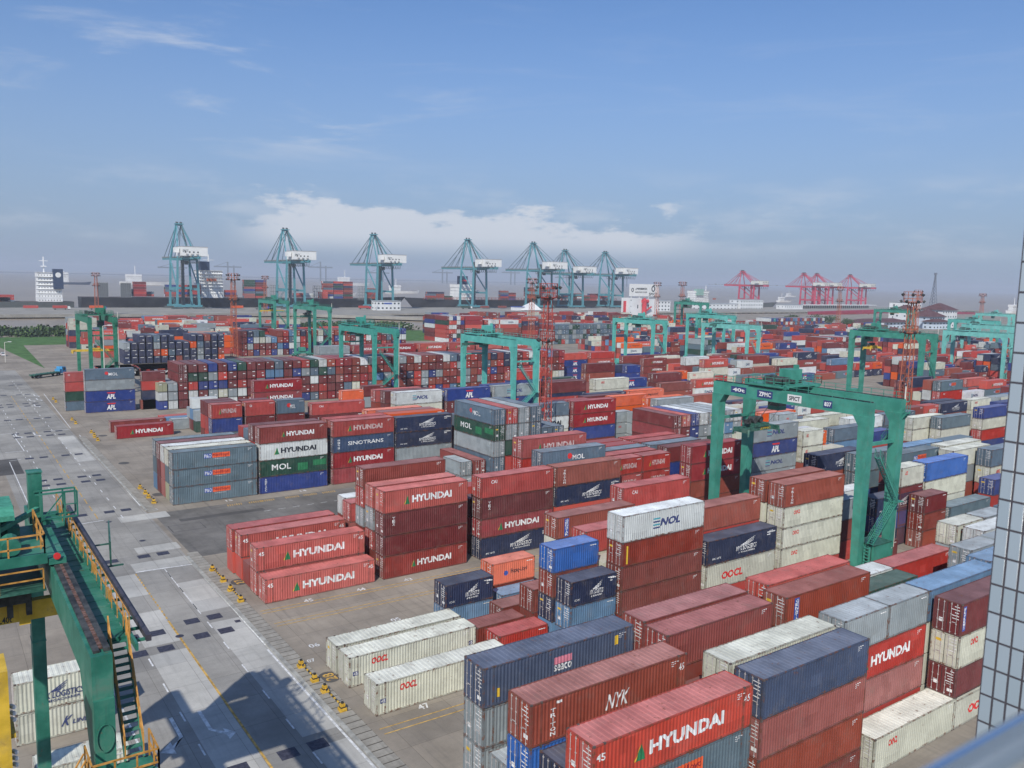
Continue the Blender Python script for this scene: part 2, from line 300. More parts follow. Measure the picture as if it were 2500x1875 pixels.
# block+row | x | length | height class | codes bottom to top   (orientation along X)
ROWS = """
A0|-.9|45|H|gy gy PO H4
A1|-.6|40|H|bl nv nv
A2|-1.1|45|H|bl bu bu NK
A3|-.6|40|H|gy gy
A4|-.9|45|H|gy MW MW SE
A0|13.9|40|H|br ru pk sl
A1|13.9|40|H|ru br cr cr
A2|13.9|40|N|br ru br
A3|13.5|40|H|br ru br wn
A4|13.8|40|H|mr mr br wn
A0|28|40|H|OO
A1|27.4|40|H|rd pk HQ
A1|27.4|20|G|_ _ _ gy
A1|33.5|20|G|_ _ _ gy
A2|30.7|40|N|gy lb
A3|27.5|40|H|rd br mr GE
A4|28.6|40|H|mr br rd co
A5|29|40|N|br mr
A0|39.8|40|N|OB
A0|39.8|40|M|_ mr OO UN
A1|39.8|40|H|OO OO OO lb
A2|43.4|40|N|OO gy
A4|41.2|40|N|gy br gn
A5|41.2|40|N|br gy wh
A2|56.5|40|N|cr gy wh lb
A3|58.5|20|N|gy OO gy gy
A3|65.2|20|N|gy OO gy gy
A4|54.2|40|N|nv nv
A4|67|40|N|gy OO gy wh
A5|53.5|40|N|br br rd
A5|66.5|20|N|gy br gy OO
A5|73|20|N|gy cr gy gy
A4|80|40|N|br OO gy gy
A3|72|40|N|br OO gy OO
A5|80|40|N|mr OO pg HM
B0|-.3|45|H|O4
B2|-.2|45|H|O4
B3|-.2|45|H|O4
B4|13.4|20|N|lb NY
B2|13.6|20|N|br
B1|14.4|20|N|rd
B3|18.7|20|N|br
B2|20.6|20|N|br br
B4|20.7|20|N|lb
B5|21.3|20|N|br HL
B0|20.9|20|N|lb lb NY
B1|20.9|20|N|lb nv br bu
B0|27.6|40|M|APL br br YL NO
B1|27.6|40|N|br cr OO
B2|27.6|40|N|br OO cr rd
B4|28.2|40|N|OO gy cr GE
B3|28.2|40|N|br OO gy
B0|40.6|40|H|rd OB NY
B1|41.1|40|H|br cr rd ru
B2|41.1|40|N|br br rd
B5|41.1|40|H|br dr rd CA
B4|41.1|40|N|br br dr
B0|54|40|M|rd OO OO OO TR
B1|54|40|M|mr OO OO cr ru
B3|54|40|N|br rd br
B1|68.5|20|H|rd br gy
B2|69|40|H|mr ru wh
B4|68.5|40|N|br mr rd
B1|79|40|N|nv bl NY
B2|79|20|N|br mr
B0|74|20|N|mr
B0|86.5|20|N|ru br TX
B1|84.9|20|H|br br mr OO
B1|91.7|40|H|cr cr cr bu
B2|88|40|N|bl br mr mr
B3|94|40|H|OO lb pg PO
B4|88|40|H|br bl pg pg
B5|81.5|40|H|cr br ru NY
B4|101|40|H|br bl pg lb
B0|94|40|N|rd pg
B0|107|20|N|rd rd bl
B1|111.7|40|H|bl rd OO st
B2|105|40|H|ru ru gy cr
B3|108|40|H|rd cr gy cr
B4|113|40|N|br ru pg rd
B5|117.2|40|N|br br pg PO
B2|119|40|N|rd OO gy cr
C0|0|45|H|H4
C1|0|45|H|H4 H4
C2|0|45|H|mb
C3|0|45|H|HY H4
C4|-.2|45|H|HY rd
C4|14.9|20|N|rd br wh
C3|14.4|40|N|mr pk rd
C0|14.9|40|M|HX mr TX HY
C1|14.9|40|M|br rd gy HY
C2|14.9|40|N|br br gy rd br
C0|29.2|40|M|NY HR TX CA
C1|29.2|40|N|br rd mr
C3|29.2|40|N|br wh rd
C0|41.9|40|M|rd co NY TR
C1|41.4|40|N|gy br st pg MO
C2|40.0|40|H|cr br gy rd HF
C3|43|40|N|br br gy
C1|55.3|20|N|br rd HF HF
C1|61.6|20|N|br rd HF HF
C2|55.3|40|N|br rd br fr
C3|56|40|N|rd br pg st
C4|56|40|N|rd mr br rd
C5|56|40|N|br pk gy fr
C3|69|40|N|br rd gy st
C4|69|40|N|rd mr br fr
C5|69|40|N|br pk gy rd
C0|69.4|40|H|ru ru HR HR
C2|70|40|N|br mr bl mr
C0|84.4|40|M|st gy NG AP NG
C1|84.4|40|N|br bl gy gy
C1|97.5|40|N|br bl or HL
C2|98.2|40|N|br gy cr wh
C4|97|40|N|ru cr gy OO
C0|98.2|20|H|co ru OO OO
C0|105|20|N|co ru cr
C5|110.5|20|H|cr OO OO OG
C5|121.8|40|N|cr cr cr OO
C4|111|40|N|cr cr cr cr
C3|111|40|N|cr cr cr
C1|112|40|N|br ru lb st
C2|125|40|N|mr rd bl
C3|126|40|N|br rd lb wh
C3|139|40|N|br rd st st
C1|140|40|N|rd br cr cr
C0|146|40|N|br rd cr pg
C4|141|20|N|mr dr gn br
C4|147.5|20|N|dr mr mr br
C4|154|20|N|mr dr gn br
C4|160.6|20|N|co HY HY HY
C4|168|40|N|ru ru ru NY
C5|168|40|N|ru br nv nv
C4|192|40|N|br OO gy gy
C4|182|40|N|mr cr cr OO
C3|196|40|N|br st OO OO
C1|170|40|N|bl rd cr bl
C2|184|40|N|rd bl cr bl
E0|1.2|45|H|PO PO PO
E1|1.2|45|H|ol pg cr
E2|1.2|45|H|pk pk wh
E3|1.2|45|H|mr mr mr
E4|1.2|45|H|lb pg pg
E5|3|40|N|pg rd
E0|15.4|40|H|AM MG HW HX
E1|15.2|40|H|bl mr rd mr
E2|15.2|40|N|gy st st st
E0|28.7|40|H|dr HR SI HF
E1|28.7|40|H|rd br rd rd
E0|41.3|40|M|gy gy NY NY
E1|41.3|40|H|br ru nv or
E2|41|40|H|br ru nv pk
E3|39.5|40|H|br ru nv or
E2|28|40|N|br mr gn mr
E3|15.2|40|N|gy rd lb rd
E0|70.7|40|H|br cr HW MO
E0|84.3|40|H|br bl HR HR
E2|70.7|40|N|br cr rd rd
E3|84.3|40|N|br cr co rd
E1|56|40|N|bl cr mr st
E0|102.3|20|N|gy OG OG
E1|97.8|20|N|gy OG gy
E0|109.6|40|N|br or lb gy
E1|109.6|40|N|br or br or
E3|103|40|N|mr or or or
E5|114.3|40|N|ru or or HL
E5|101|40|N|nv or or nv
E4|97|40|N|rd or or mr
E5|14.4|20|N|br bl mr
F0|15.5|20|H|rd pg bl HF
F0|22.3|20|H|rd br mr CA
F0|28.7|20|H|rd pg mr MO
F1|15.5|20|H|gn rd rd mr
F2|15.5|20|H|wh br rd mr
F0|36.4|40|N|br bl TX CA
F1|36|40|N|br bl mr
F1|22.3|20|H|rd br mr mr
F0|56.2|40|H|br mr cr NO
F1|55|40|H|br rd mr mr
F2|54|40|H|mr rd br rd
F0|69.7|40|H|br mr TX AP
F0|83.2|40|H|br mr AP NG
F1|82|40|H|br mr bl bl
F3|84|40|N|mr rd bl
F0|97.6|40|N|mr dr rd
F0|100.2|40|H|rd bl nv mr
F1|100|40|H|rd bl br mr
F0|115.5|40|H|rd bl cr OO
F2|128|40|N|br bl AP AP
F4|148.5|40|N|br br TX TX
F3|149|40|N|nv ru br
F1|129|40|N|pk cr sl
G0|3.8|40|H|HR
G3|4.1|40|N|mb
G2|17|40|N|gy
G3|16.4|40|N|lb
G4|15.6|40|N|co
G0|34.9|40|H|br rd HR HR
G0|21|20|N|gn gy
G1|21|20|N|mr lb wh
G2|21|20|N|rd gy
G0|58|20|N|br mr or
G0|64|20|H|br gy mr
G0|111|40|N|br cr bl rd
G0|124|40|N|ru rd gn
G0|140.5|40|H|rd pk TR mr
G0|158|20|N|bl bl bl bl
G1|152|40|N|rd mr bl nv
G2|118|40|N|rd bl nv co
H0|3.6|40|H|AP AP gy MO
H0|17.6|20|N|mb nv rd mr
H2|-.4|20|N|st gn rd CA
H0|17.2|20|N|ru
H1|166|40|N|AP AP AP co
H2|178|40|N|AP AP nv rd
H1|180|40|N|bl bl HY rd
"""
CONT = []      # dict per container
def addc(x, y, z, L, hh, code, ori, blk, row, tier, n, sx):
    CONT.append(dict(x=x, y=y, z=z, L=L, h=hh, c=code, o=ori, b=blk, r=row, t=tier, n=n, sx=sx))
def stack(blk, row, x, L, hc, codes, ori=0, y=None):
    y = BLK[blk]+2.93*row if y is None else y
    if blk == 'A': y = -57.9+2.8*row
    z = 0; n = len(codes)
    for t, c in enumerate(codes):
        hh = {'H': 2.896, 'N': 2.591, 'G': 2.896, 'E': 2.47, 'M': 2.896 if (t == n-1 or t == 0 or n < 5) and t != 1 else 2.591}[hc]
        if c == 'APL': c = 'br'
        if c != '_': addc(x, y, z, LEN[L], hh, c, ori, blk, row, t, n, x)
        z += hh
for ln in ROWS.strip().splitlines():
    br_, x, L, hc, cs = ln.split('|')
    stack(br_[0], int(br_[1]), float(x), L, hc, cs.split())
# end-on containers (long side pointing away, doors to the camera); D block
YROWS = """
D|52.0|31|45|H|st st gy MG MO
D|54.7|31|45|H|st rd gn gy rd
D|57.4|31|45|H|st gn gy gy gy
D|60.1|31|45|H|gn gy st st st
D|62.8|31|40|N|st st st st
D|65.5|31|40|N|gy st lb st
D|49.2|33|40|N|mb mb
D|46.3|33|20|N|gy gy
D|95.2|29|40|N|br mr dr mr
D|97.9|29|40|N|rd bl mr co
D|100.6|29|40|N|bl rd bl bl
D|103.3|29|40|N|mr gy gy wh
D|106.0|29|40|N|br gn gy gy
D|108.7|29|40|N|mr gy wh gy
D|111.4|29|40|N|rd gy lb gy
D|114.1|29|40|N|bl cr gy wh
"""
for ln in YROWS.strip().splitlines():
    b_, x, y, L, hc, cs = ln.split('|')
    stack('D', 0, float(x), L, hc, cs.split(), 1, float(y))
rnd = random.Random(11)
MIX = ['br']*5+['mr']*7+['rd']*4+['ru']*4+['bl']*3+['nv']*2+['gy']*3+['st']+['wh']*2+['lb']+['gn']+['cr']+['pk']+['mb']*3+['dr']*2
def wall(blk, x0, x1, y, L, nt_, mix=MIX, pitch=2.68, hc='N', jag=0, rep=1):
    x = x0; k = 0
    while x < x1:
        n = nt_ - (1 if jag and rnd.random() < jag else 0)
        for r_ in range(rep):
            stack(blk, r_, x, L, hc, [rnd.choice(mix) for _ in range(n)], 1, y+r_*13)
        x += pitch; k += 1
LOW = ['wh']*6+['gy']*5+['mr']*6+['bl']*4+['br']*4+['rd']*2+['lb']*2
WALL5 = ['mr mr mr mr br', 'nv wh mr mr mr', 'br gy mr mr mr']
stack('W', 0, 20.9, '40', 'E', 'bl wh ol'.split(), 1, 148.5); stack('W', 0, 23.6, '40', 'E', 'wh gy gy'.split(), 1, 148.5)
for k_, c_ in enumerate(('mr mr mr mr mr', 'br wh rd gn mr', 'bl mr bl gn mr', 'br gy bl gy bl', 'mr cr bl rd mr', 'wh gy mr mr bl', 'mr wh rd mr gn', 'br mr mr mr mr', 'mr bl gy dr mr', 'br mr bl lb mr', 'mr br mr lb st', 'gy mr br mr mr', 'mr nv mr bl mr', 'bl mr mr gy rd')): stack('W', 0, 26.3+2.72*k_, '40', 'E', c_.split(), 1, 148.5)
wall('W', 26.3+2.72*14, 162, 148.5, '40', 5, pitch=2.72, hc='E')
NAV = ['nv']*16+['or']*4+['ru']*2+['st', 'gy', 'bu']
wall('X', 35.4, 76, 275, '40', 4, NAV, 2.9, 'H', .1)
wall('X', 88, 122, 291, '40', 4, MIX+['wh']*3+['bl']*3, 2.8, 'H', .08)
wall('X', 122, 172, 291, '40', 4, MIX+['wh']*3+['bl']*3, 2.8, 'H', .08)
GRY = ['gy']*9+['st']*9+['pg']*6+['gn']*3+['rd', 'mr']
wall('X', 273, 326, 300, '40', 4, GRY, 2.75, 'H', 0)
COLW = ['bl']*6+['ru']*8+['mr']*5+['wh']*2+['te']*2+['lb']*3+['rd']*3
EN = ['wh']*6+['rd']*4+['bl']*3+['mr']*3+['co']*2+['gn']
wall('X', 219.5, 232.6, 332, '40', 6, EN, 2.65, 'N', 0); wall('X', 219.5, 232.6, 345, '40', 6, EN, 2.65, 'N', 0)
for k_ in range(4):
    stack('Z', k_, 233.4, '40', 'N', 'br rd mr co dr dr'.split() if not k_ else [rnd.choice(EN) for _ in range(6)], 0, 332+2.75*k_); stack('Z', k_, 258.4, '40', 'N', 'br mr ru co NO'.split() if not k_ else [rnd.choice(EN) for _ in range(5)], 0, 330+2.75*k_)
wall('X', 247.6, 257, 333, '40', 5, EN, 2.65, 'N', 0)
wall('X', 492, 560, 315, '40', 5, COLW, 2.9, 'N', .05)
wall('X', 283, 306, 190, '40', 4, GRY, 2.75, 'N', 0)
wall('X', 366, 392, 180, '40', 4, MIX+['wh']*4, 2.8, 'N', 0)
# generic blocks further off, laid in bays along X
LOGO = ['HY', 'HY', 'AP', 'NO', 'OO', 'OO', 'CA', 'TR', 'NY', 'MO', 'HL', 'TX', 'HX', 'PO']
MIX2 = MIX+['co']*4+['rd']*3+['or']*1+['nv']*2
def fill(blk, x0, x1, y0, rows=6, tmin=1, tmax=4, hole=.06, occ=None, mix=MIX2):
    x = x0; b = 0
    while x < x1:
        base = rnd.choice([tmax, tmax, tmax-1, (tmin+tmax)//2])
        two = rnd.random() < .25
        for r_ in range(rows):
            if rnd.random() < hole: continue
            for s in ((0, 6.5) if two else (0,)):
                n = max(tmin, min(tmax, base+rnd.choice([0, 0, 0, -1, -1, 1])))
                cs = [rnd.choice(mix) for _ in range(n)]
                if r_ < 3 and rnd.random() < .8:
                    cs[-1] = rnd.choice(LOGO)
                    if n > 1: cs[-2] = rnd.choice(LOGO)
                stack(blk, r_, x+s+rnd.uniform(-.2, .2), '20' if two else '40', rnd.choice('NH'), cs, 0, y0+2.93*r_)
        x += 13.2; b += 1
fill('Z', 204, 320, 1); fill('Z', 128, 215, -29.3, rows=5); fill('Z', 94, 150, -57.9, rows=6)
fill('Z', 123, 172, 48); fill('Z', 205, 232, 31.5, rows=5); fill('Z', 265, 420, 36); fill('Z', 124, 172, 29.5, rows=2, tmax=3)
fill('Z', 190, 236, 77.2+29, rows=6); fill('Z', 166, 236, 100, rows=2, tmax=3); fill('Z', 272, 440, 72)
fill('Z', 194, 218, 140, rows=5, tmax=3); fill('Z', 250, 480, 112, tmax=4)
fill('Z', 262, 365, 150, rows=5); fill('Z', 395, 520, 150, tmax=4)
for xx, cs in ((88, 'st st gy gy'), (102, 'co rd HR HR'), (116, 'rd co HR HR'), (130, 'rd rd HY HY'), (143.5, 'co rd HY HF'), (157, 'rd co rd co'), (170.5, 'mr rd co HY')):
    for r_ in range(2): stack('Z', r_, xx, '40', 'H', cs.split(), 0, 200+2.93*r_); fill('Z', 20, 76, 232, rows=5, tmin=1, tmax=1, hole=.3)
fill('Z', 250, 362, 212, rows=6); fill('Z', 375, 500, 215, rows=6, tmax=4)
fill('Z', 268, 480, 252, rows=6, tmax=4); fill('Z', 330, 480, 318, rows=6, tmax=4); fill('Z', 495, 560, 260, rows=6, tmax=4)
fill('Z', 30, 158, 306, rows=5, tmax=4, mix=['cr', 'rd', 'gy', 'or', 'nv', 'co', 'st', 'br']); fill('Z', 30, 150, 345, rows=6, tmax=4, mix=['cr', 'cr', 'rd', 'gy', 'st', 'nv', 'co'])
fill('Z', 34, 150, 385, rows=6, tmax=4, mix=['cr', 'rd', 'gy', 'st', 'pg', 'co', 'br']); fill('Z', 36, 150, 430, rows=6, tmax=4); fill('Z', 40, 140, 468, rows=5, tmax=3)
fill('Z', 268, 345, 340, rows=6, tmin=3, tmax=5); fill('Z', 250, 400, 400, rows=6, tmin=2, tmax=5); fill('Z', 290, 470, 445, rows=6, tmax=4); fill('Z', 420, 560, 395, rows=6, tmax=4)
fill('Z', 27, 40, 360, rows=6, tmin=5, tmax=5)

# ---------------- which of them the photograph shows, and how large
N = len(CONT)
lo = np.zeros((N, 3)); hi = np.zeros((N, 3))
for i, c in enumerate(CONT):
    dx, dy = (c['L'], CW) if c['o'] == 0 else (CW, c['L'])
    lo[i] = (c['x'], c['y'], c['z']); hi[i] = (c['x']+dx, c['y']+dy, c['z']+c['h'])
C0 = np.array(CAM); RT = np.array(rt); UP = np.array(upv); FW = np.array(fw)
def pix(P):
    d = P-C0; z = d@FW; z = np.where(z > .1, z, .1); return np.stack([1250+FPX*(d@RT)/z, 937.5-FPX*(d@UP)/z], -1)
vis = np.zeros(N)
eps = .02
for i in range(N):
    l, h = lo[i], hi[i]; pts = []; wts = []
    us = (.08, .35, .65, .92)
    for face in range(3):
        if face == 0: P = [(l[0]+(h[0]-l[0])*a, l[1]-eps, l[2]+(h[2]-l[2])*b) for a in us for b in (.25, .75)]; nrm = np.array([0, -1, 0]); A = (h[0]-l[0])*(h[2]-l[2])
        elif face == 1: P = [(l[0]-eps, l[1]+(h[1]-l[1])*a, l[2]+(h[2]-l[2])*b) for a in us for b in (.25, .75)]; nrm = np.array([-1, 0, 0]); A = (h[1]-l[1])*(h[2]-l[2])
        else: P = [(l[0]+(h[0]-l[0])*a, l[1]+(h[1]-l[1])*b, h[2]+eps) for a in us for b in (.25, .75)]; nrm = np.array([0, 0, 1]); A = (h[0]-l[0])*(h[1]-l[1])
        P = np.array(P); d = C0-P; D = np.linalg.norm(d, axis=1); cs = (d@nrm)/D
        for p, dd, dist, co in zip(P, d, D, cs):
            if co > 0: pts.append(p); wts.append(A/8*co*(FPX/dist)**2)
    if not pts: continue
    P = np.array(pts); wt = np.array(wts); uv = pix(P)
    inf = (uv[:, 0] > 0) & (uv[:, 0] < 2440) & (uv[:, 1] > 0) & (uv[:, 1] < 1875)
    if not inf.any(): continue
    P = P[inf]; wt = wt[inf]; d = C0-P
    near = (lo[:, 0] < max(P[:, 0].max(), C0[0])+1) & (lo[:, 1] < P[:, 1].max()+1) & (hi[:, 2] > l[2])
    near[i] = False
    Lo = lo[near]; Hi = hi[near]
    with np.errstate(divide='ignore', invalid='ignore'):
        t0 = (Lo[None]-P[:, None])/d[:, None]; t1 = (Hi[None]-P[:, None])/d[:, None]
    tn = np.minimum(t0, t1).max(2); tf = np.maximum(t0, t1).min(2)
    blocked = ((tn < tf) & (tf > 1e-4) & (tn < 1)).any(1)
    vis[i] = wt[~blocked].sum()
order = np.argsort(-vis)
IND = set(int(i) for i in order[:300] if vis[i] > 0)
NEAR = set(int(i) for i in order[:110] if vis[i] > 0)
print('containers', N, 'visible', int((vis > 0).sum()), 'smallest individual px2', vis[order[299]])

# ================================================================ container meshes (shared)
_C = {}
def corr(mb, x0, x1, z0, z1, yo, yi, pitch, sgn, m=0, axis=0):
    """trapezoid corrugated sheet; outer plane yo, inner plane yi"""
    n = max(2, int(round((x1-x0)/pitch))); p = (x1-x0)/n; prof = []
    for k in range(n):
        a = x0+k*p; prof += [(a, yo), (a+p*.26, yo), (a+p*.5, yi), (a+p*.76, yi)]
    prof.append((x1, yo))
    for (a, ya), (b, yb) in zip(prof, prof[1:]):
        if axis == 0: q = [(a, ya, z0), (b, yb, z0), (b, yb, z1), (a, ya, z1)]
        else: q = [(ya, a, z0), (yb, b, z0), (yb, b, z1), (ya, a, z1)]
        if sgn < 0: q.reverse()
        mb.quad(*q, m=m)
def body_mesh(L, Hh):
    k = ('b', L, Hh)
    if k in _C: return _C[k]
    b = MB(); e = (L-12.192)/2 if L > 13 else 0
    for y0, y1, s in ((.012, .05, 1), (CW-.012, CW-.05, -1)):
        corr(b, .16, L-.16, .17, Hh-.1, y0, y1, .29, s)
    corr(b, .14, CW-.14, .17, Hh-.1, L-.03, L-.07, .29, 1, axis=1)
    for y0, y1 in ((0, .1), (CW-.1, CW)):
        b.box(.16, y0, .045, L-.16, y1, .18, 2); b.box(.16, y0, Hh-.11, L-.16, y1, Hh-.025, 2)
        xs = [0, L-.16]+([e, L-e-.16] if e else [])
        for x in xs:
            b.box(x, y0-.004, .118, x+.16, y1+.004, Hh-.118, 2)
            for zz in (0, Hh-.118): b.box(x-.004, y0-.008, zz, x+.17, y1+.008, zz+.118, 1)
    b.box(0, .1, .045, .1, CW-.1, .16, 2); b.box(0, .1, Hh-.12, .1, CW-.1, Hh-.02, 2); b.box(L-.1, .1, .045, L, CW-.1, .17); b.box(L-.1, .1, Hh-.12, L, CW-.1, Hh-.02)
    b.box(.1, .1, .1, L-.1, CW-.1, .15, 1)
    _C[k] = b.mesh('container_body', [MATS['paint_red'], CAST, MATS['frame_red']]); return _C[k]
def roof_mesh(L, Hh):
    k = ('r', L, Hh)
    if k in _C: return _C[k]
    b = MB(); n = int(L/.42); p = (L-.2)/n; z = Hh-.03
    prof = []
    for i in range(n): a = .1+i*p; prof += [(a, z), (a+p*.4, z), (a+p*.5, z-.02), (a+p*.9, z-.02)]
    prof.append((L-.1, z))
    for (a, za), (c, zc) in zip(prof, prof[1:]): b.quad((a, .06, za), (c, .06, zc), (c, CW-.06, zc), (a, CW-.06, za))
    for x in (0.16, L-.42): b.box(x, .1, z-.01, x+.26, CW-.1, z+.006)
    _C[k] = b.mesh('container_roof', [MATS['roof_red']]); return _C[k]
def door_geo(b, y0, y1, Hh, m=0, mg=1):
    z0, z1 = .17, Hh-.13
    b.box(.03, y0, z0, .07, y1, z1, m)
    n = 4; hh = (z1-z0)/n
    for i in range(n): b.box(.012, y0+.09, z0+i*hh+.08, .03, y1-.09, z0+(i+1)*hh-.08, m)
    b.box(.018, y0+.01, z0+.01, .03, y0+.05, z1-.01, mg)
def rods(b, y0, y1, Hh, m=0):
    w = y1-y0
    for f in (.28, .72):
        y = y0+w*f; b.cyl((-.02, y, .1), (-.02, y, Hh-.08), .022, 6, m)
        for z in (.22, Hh*.35, Hh*.62, Hh-.22): b.box(-.035, y-.06, z-.03, .02, y+.06, z+.03, m)
        b.box(-.05, y-.02, 1.12, -.02, y+.36 if f < .5 else y+.02, 1.17, m)
def door_mesh(Hh, side):
    k = ('d', Hh, side)
    if k in _C: return _C[k]
    b = MB(); y0, y1 = ((.11, CW/2-.008), (CW/2+.008, CW-.11))[side]
    door_geo(b, y0, y1, Hh); _C[k] = b.mesh('door', [MATS['paint_red'], GASK]); return _C[k]
def rod_mesh(Hh, side):
    k = ('k', Hh, side)
    if k in _C: return _C[k]
    b = MB(); y0, y1 = ((.11, CW/2-.008), (CW/2+.008, CW-.11))[side]
    rods(b, y0, y1, Hh)
    r_ = random.Random(side+int(Hh*10))
    _C[k] = b.mesh('lock_rod', [ROD]); return _C[k]
def doorboth_mesh(Hh):
    k = ('D', Hh)
    if k in _C: return _C[k]
    b = MB()
    for y0, y1 in ((.11, CW/2-.008), (CW/2+.008, CW-.11)): door_geo(b, y0, y1, Hh); rods(b, y0, y1, Hh, 2)
    _C[k] = b.mesh('door_end', [MATS['paint_red'], GASK, ROD]); return _C[k]
def plates_mesh(Hh, v):
    k = ('p', Hh, v)
    if k in _C: return _C[k]
    b = MB(); r_ = random.Random(v)
    for i in range(5):  # serial lines and data plates on the right-hand door
        y = .2+r_.random()*.1; z = Hh*(.5+.09*i); w = .3+.5*r_.random()
        b.quad((-.0, y+w, z), (-.0, y, z), (-.0, y, z+.07), (-.0, y+w, z+.07))
    if v % 2: b.quad((0, 1.9, Hh*.3), (0, 1.55, Hh*.3), (0, 1.55, Hh*.42), (0, 1.9, Hh*.42))
    if v % 3 == 1: b.quad((0, .7, Hh*.18), (0, .25, Hh*.18), (0, .25, Hh*.28), (0, .7, Hh*.28))
    if v % 3 == 2: b.quad((0, 2.1, Hh*.7), (0, 1.5, Hh*.7), (0, 1.5, Hh*.78), (0, 2.1, Hh*.78), m=1)
    _C[k] = b.mesh('data_plate', [WHITE, YELL]); return _C[k]
def marks_geo(b, code, L, Hh, fn=None):
    """all lettering and emblems of one long side, in local coordinates (y=0 side)"""
    mk = CODES[code][1]; y = -.012
    f = fn or (lambda p: p)
    def q(x0, x1, z0, z1, m, yy=y):
        b.quad(f((x0, yy, z0)), f((x1, yy, z0)), f((x1, yy, z1)), f((x0, yy, z1)), m=m)
    for a in mk:
        t = a[0]
        if t == 't': put_text(b, a[1], a[2]*L, a[3]*L, a[4]*Hh, a[5]*Hh, y-.006, LI[a[6]], a[7], fn, .045 if a[1] in ('HYUNDAI', 'APL', 'NOL', 'OOCL') else .014)
        elif t == 'q': q(a[1]*L, a[2]*L, a[3]*Hh, a[4]*Hh, LI[a[5]])
        elif t == 'v':
            n = len(a[1]); z1 = a[5]*Hh; z0 = a[4]*Hh; dz = (z1-z0)/n
            for i, ch in enumerate(a[1]):
                put_text(b, ch, a[2]*L if ch != 'I' else (a[2]*.6+a[3]*.4)*L, a[3]*L if ch != 'I' else (a[2]*.4+a[3]*.6)*L, z1-(i+1)*dz+dz*.14, z1-i*dz, y-.006, LI[a[6]], 0, fn)
        elif t == 'tri':
            x0, x1, z0, z1 = a[1]*L, a[2]*L, a[3]*Hh, a[4]*Hh; xm = (x0+x1)/2+.1
            b.quad(f((x0+.12, y, z0)), f((x1, y, z0)), f((xm, y, z1)), m=LI['g']); b.quad(f((x0, y, z0)), f((x0+.09, y, z0)), f((xm-.02, y, z1)), m=LI['y'])
        elif t == 'wave':
            x0, x1, z0, z1 = a[1]*L, a[2]*L, a[3]*Hh, a[4]*Hh; dz = (z1-z0)/7
            for i in range(4): q(x0, x1, z0+i*2*dz, z0+i*2*dz+dz, LI['t' if i % 2 else 'n'])
        elif t == 'wing':
            x0, x1, z0, z1 = a[1]*L, a[2]*L, a[3]*Hh, a[4]*Hh; mi = LI[a[5]]
            for i in range(3):
                u = i*.16
                b.quad(f((x0+(x1-x0)*u, y, z0+(z1-z0)*.02)), f((x0+(x1-x0)*(u+.14), y, z0)), f((x1-(x1-x0)*(.0+i*.05), y, z1-(z1-z0)*i*.28)), f((x1-(x1-x0)*(.06+i*.05), y, z1-(z1-z0)*i*.28)), m=mi)
        elif t == 'sw':
            x0, x1, z0, z1 = a[1]*L, a[2]*L, a[3]*Hh, a[4]*Hh
            b.quad(f((x0+.3, y, z0+.05)), f((x1-.2, y, z0)), f((x1, y, z1)), f((x0, y, z1)), m=LI['r'])
        elif t in ('disc', 'emb'):
            cx, cz, rr = a[1]*L, (a[2] if t == 'disc' else (a[3]+a[4])/2)*Hh, (a[3] if t == 'disc' else .3)
            n = 12; pts = [f((cx+rr*math.cos(2*math.pi*i/n), y, cz+rr*math.sin(2*math.pi*i/n))) for i in range(n)]
            b.quad(*pts, m=LI['r' if t == 'disc' else 'b'])
    if not fn or fn.__name__ != 'nomarks':
        if L > 7:
            for i, (w_, z_) in enumerate(((.055, .86), (.035, .81), (.02, .76))):
                for u_ in range(3): q(L*(.89+w_*u_/3), L*(.89+w_*u_/3+w_*.24), z_*Hh, z_*Hh+.055, 0)
        else: q(L*.8, L*.95, .84*Hh, .84*Hh+.08, 0)
def drape(me, L, side):
    """lay the painted marks onto the ribs of the side wall"""
    bm = bmesh.new(); bm.from_mesh(me); n = max(2, int(round((L-.32)/.29))); p = (L-.32)/n; e = (L-12.192)/2 if L > 13 else 0
    fx = (lambda x: L-x) if side else (lambda x: x)
    xs = [v.co.x for v in bm.verts]; a0, a1 = min(xs), max(xs)
    cuts = [.16+(k+f)*p for k in range(n+1) for f in (0, .26, .5, .76)]
    for q in (e, e+.16, L-e-.16, L-e):
        if e: cuts += [q-.001, q+.001]
    for x in cuts:
        xx = fx(x)
        if a0 < xx < a1: bmesh.ops.bisect_plane(bm, geom=bm.verts[:]+bm.edges[:]+bm.faces[:], plane_co=(xx, 0, 0), plane_no=(1, 0, 0))
    for v in bm.verts:
        x = fx(v.co.x); d = (v.co.y if not side else CW-v.co.y)+.012-.007; u = ((x-.16)/p) % 1
        y = .012 if u < .26 else .012+.038*(u-.26)/.24 if u < .5 else .05 if u < .76 else .05-.038*(u-.76)/.24
        if x < .16 or x > L-.16 or (e and (e <= x <= e+.16 or L-e-.16 <= x <= L-e)): y = -.005
        v.co.y = (y+d) if not side else CW-(y+d)
    bm.to_mesh(me); bm.free()
def marks_mesh(code, L, Hh, side, near=False):
    k = ('m', code, L, Hh, side, near)
    if k in _C: return _C[k]
    b = MB()
    if side: marks_geo(b, code, L, Hh, lambda p: (L-p[0], CW-p[1], p[2]))
    else: marks_geo(b, code, L, Hh)
    _C[k] = b.mesh('lettering', LM)
    if near: drape(_C[k], L, side)
    return _C[k]
ORDW = ['front', 'second', 'third', 'fourth', 'fifth', 'sixth']
NTH = ['first', 'second', 'third', 'fourth', 'fifth', 'sixth', 'seventh', 'eighth', 'ninth', 'tenth', 'eleventh', 'twelfth']+['%dth' % i for i in range(13, 60)]
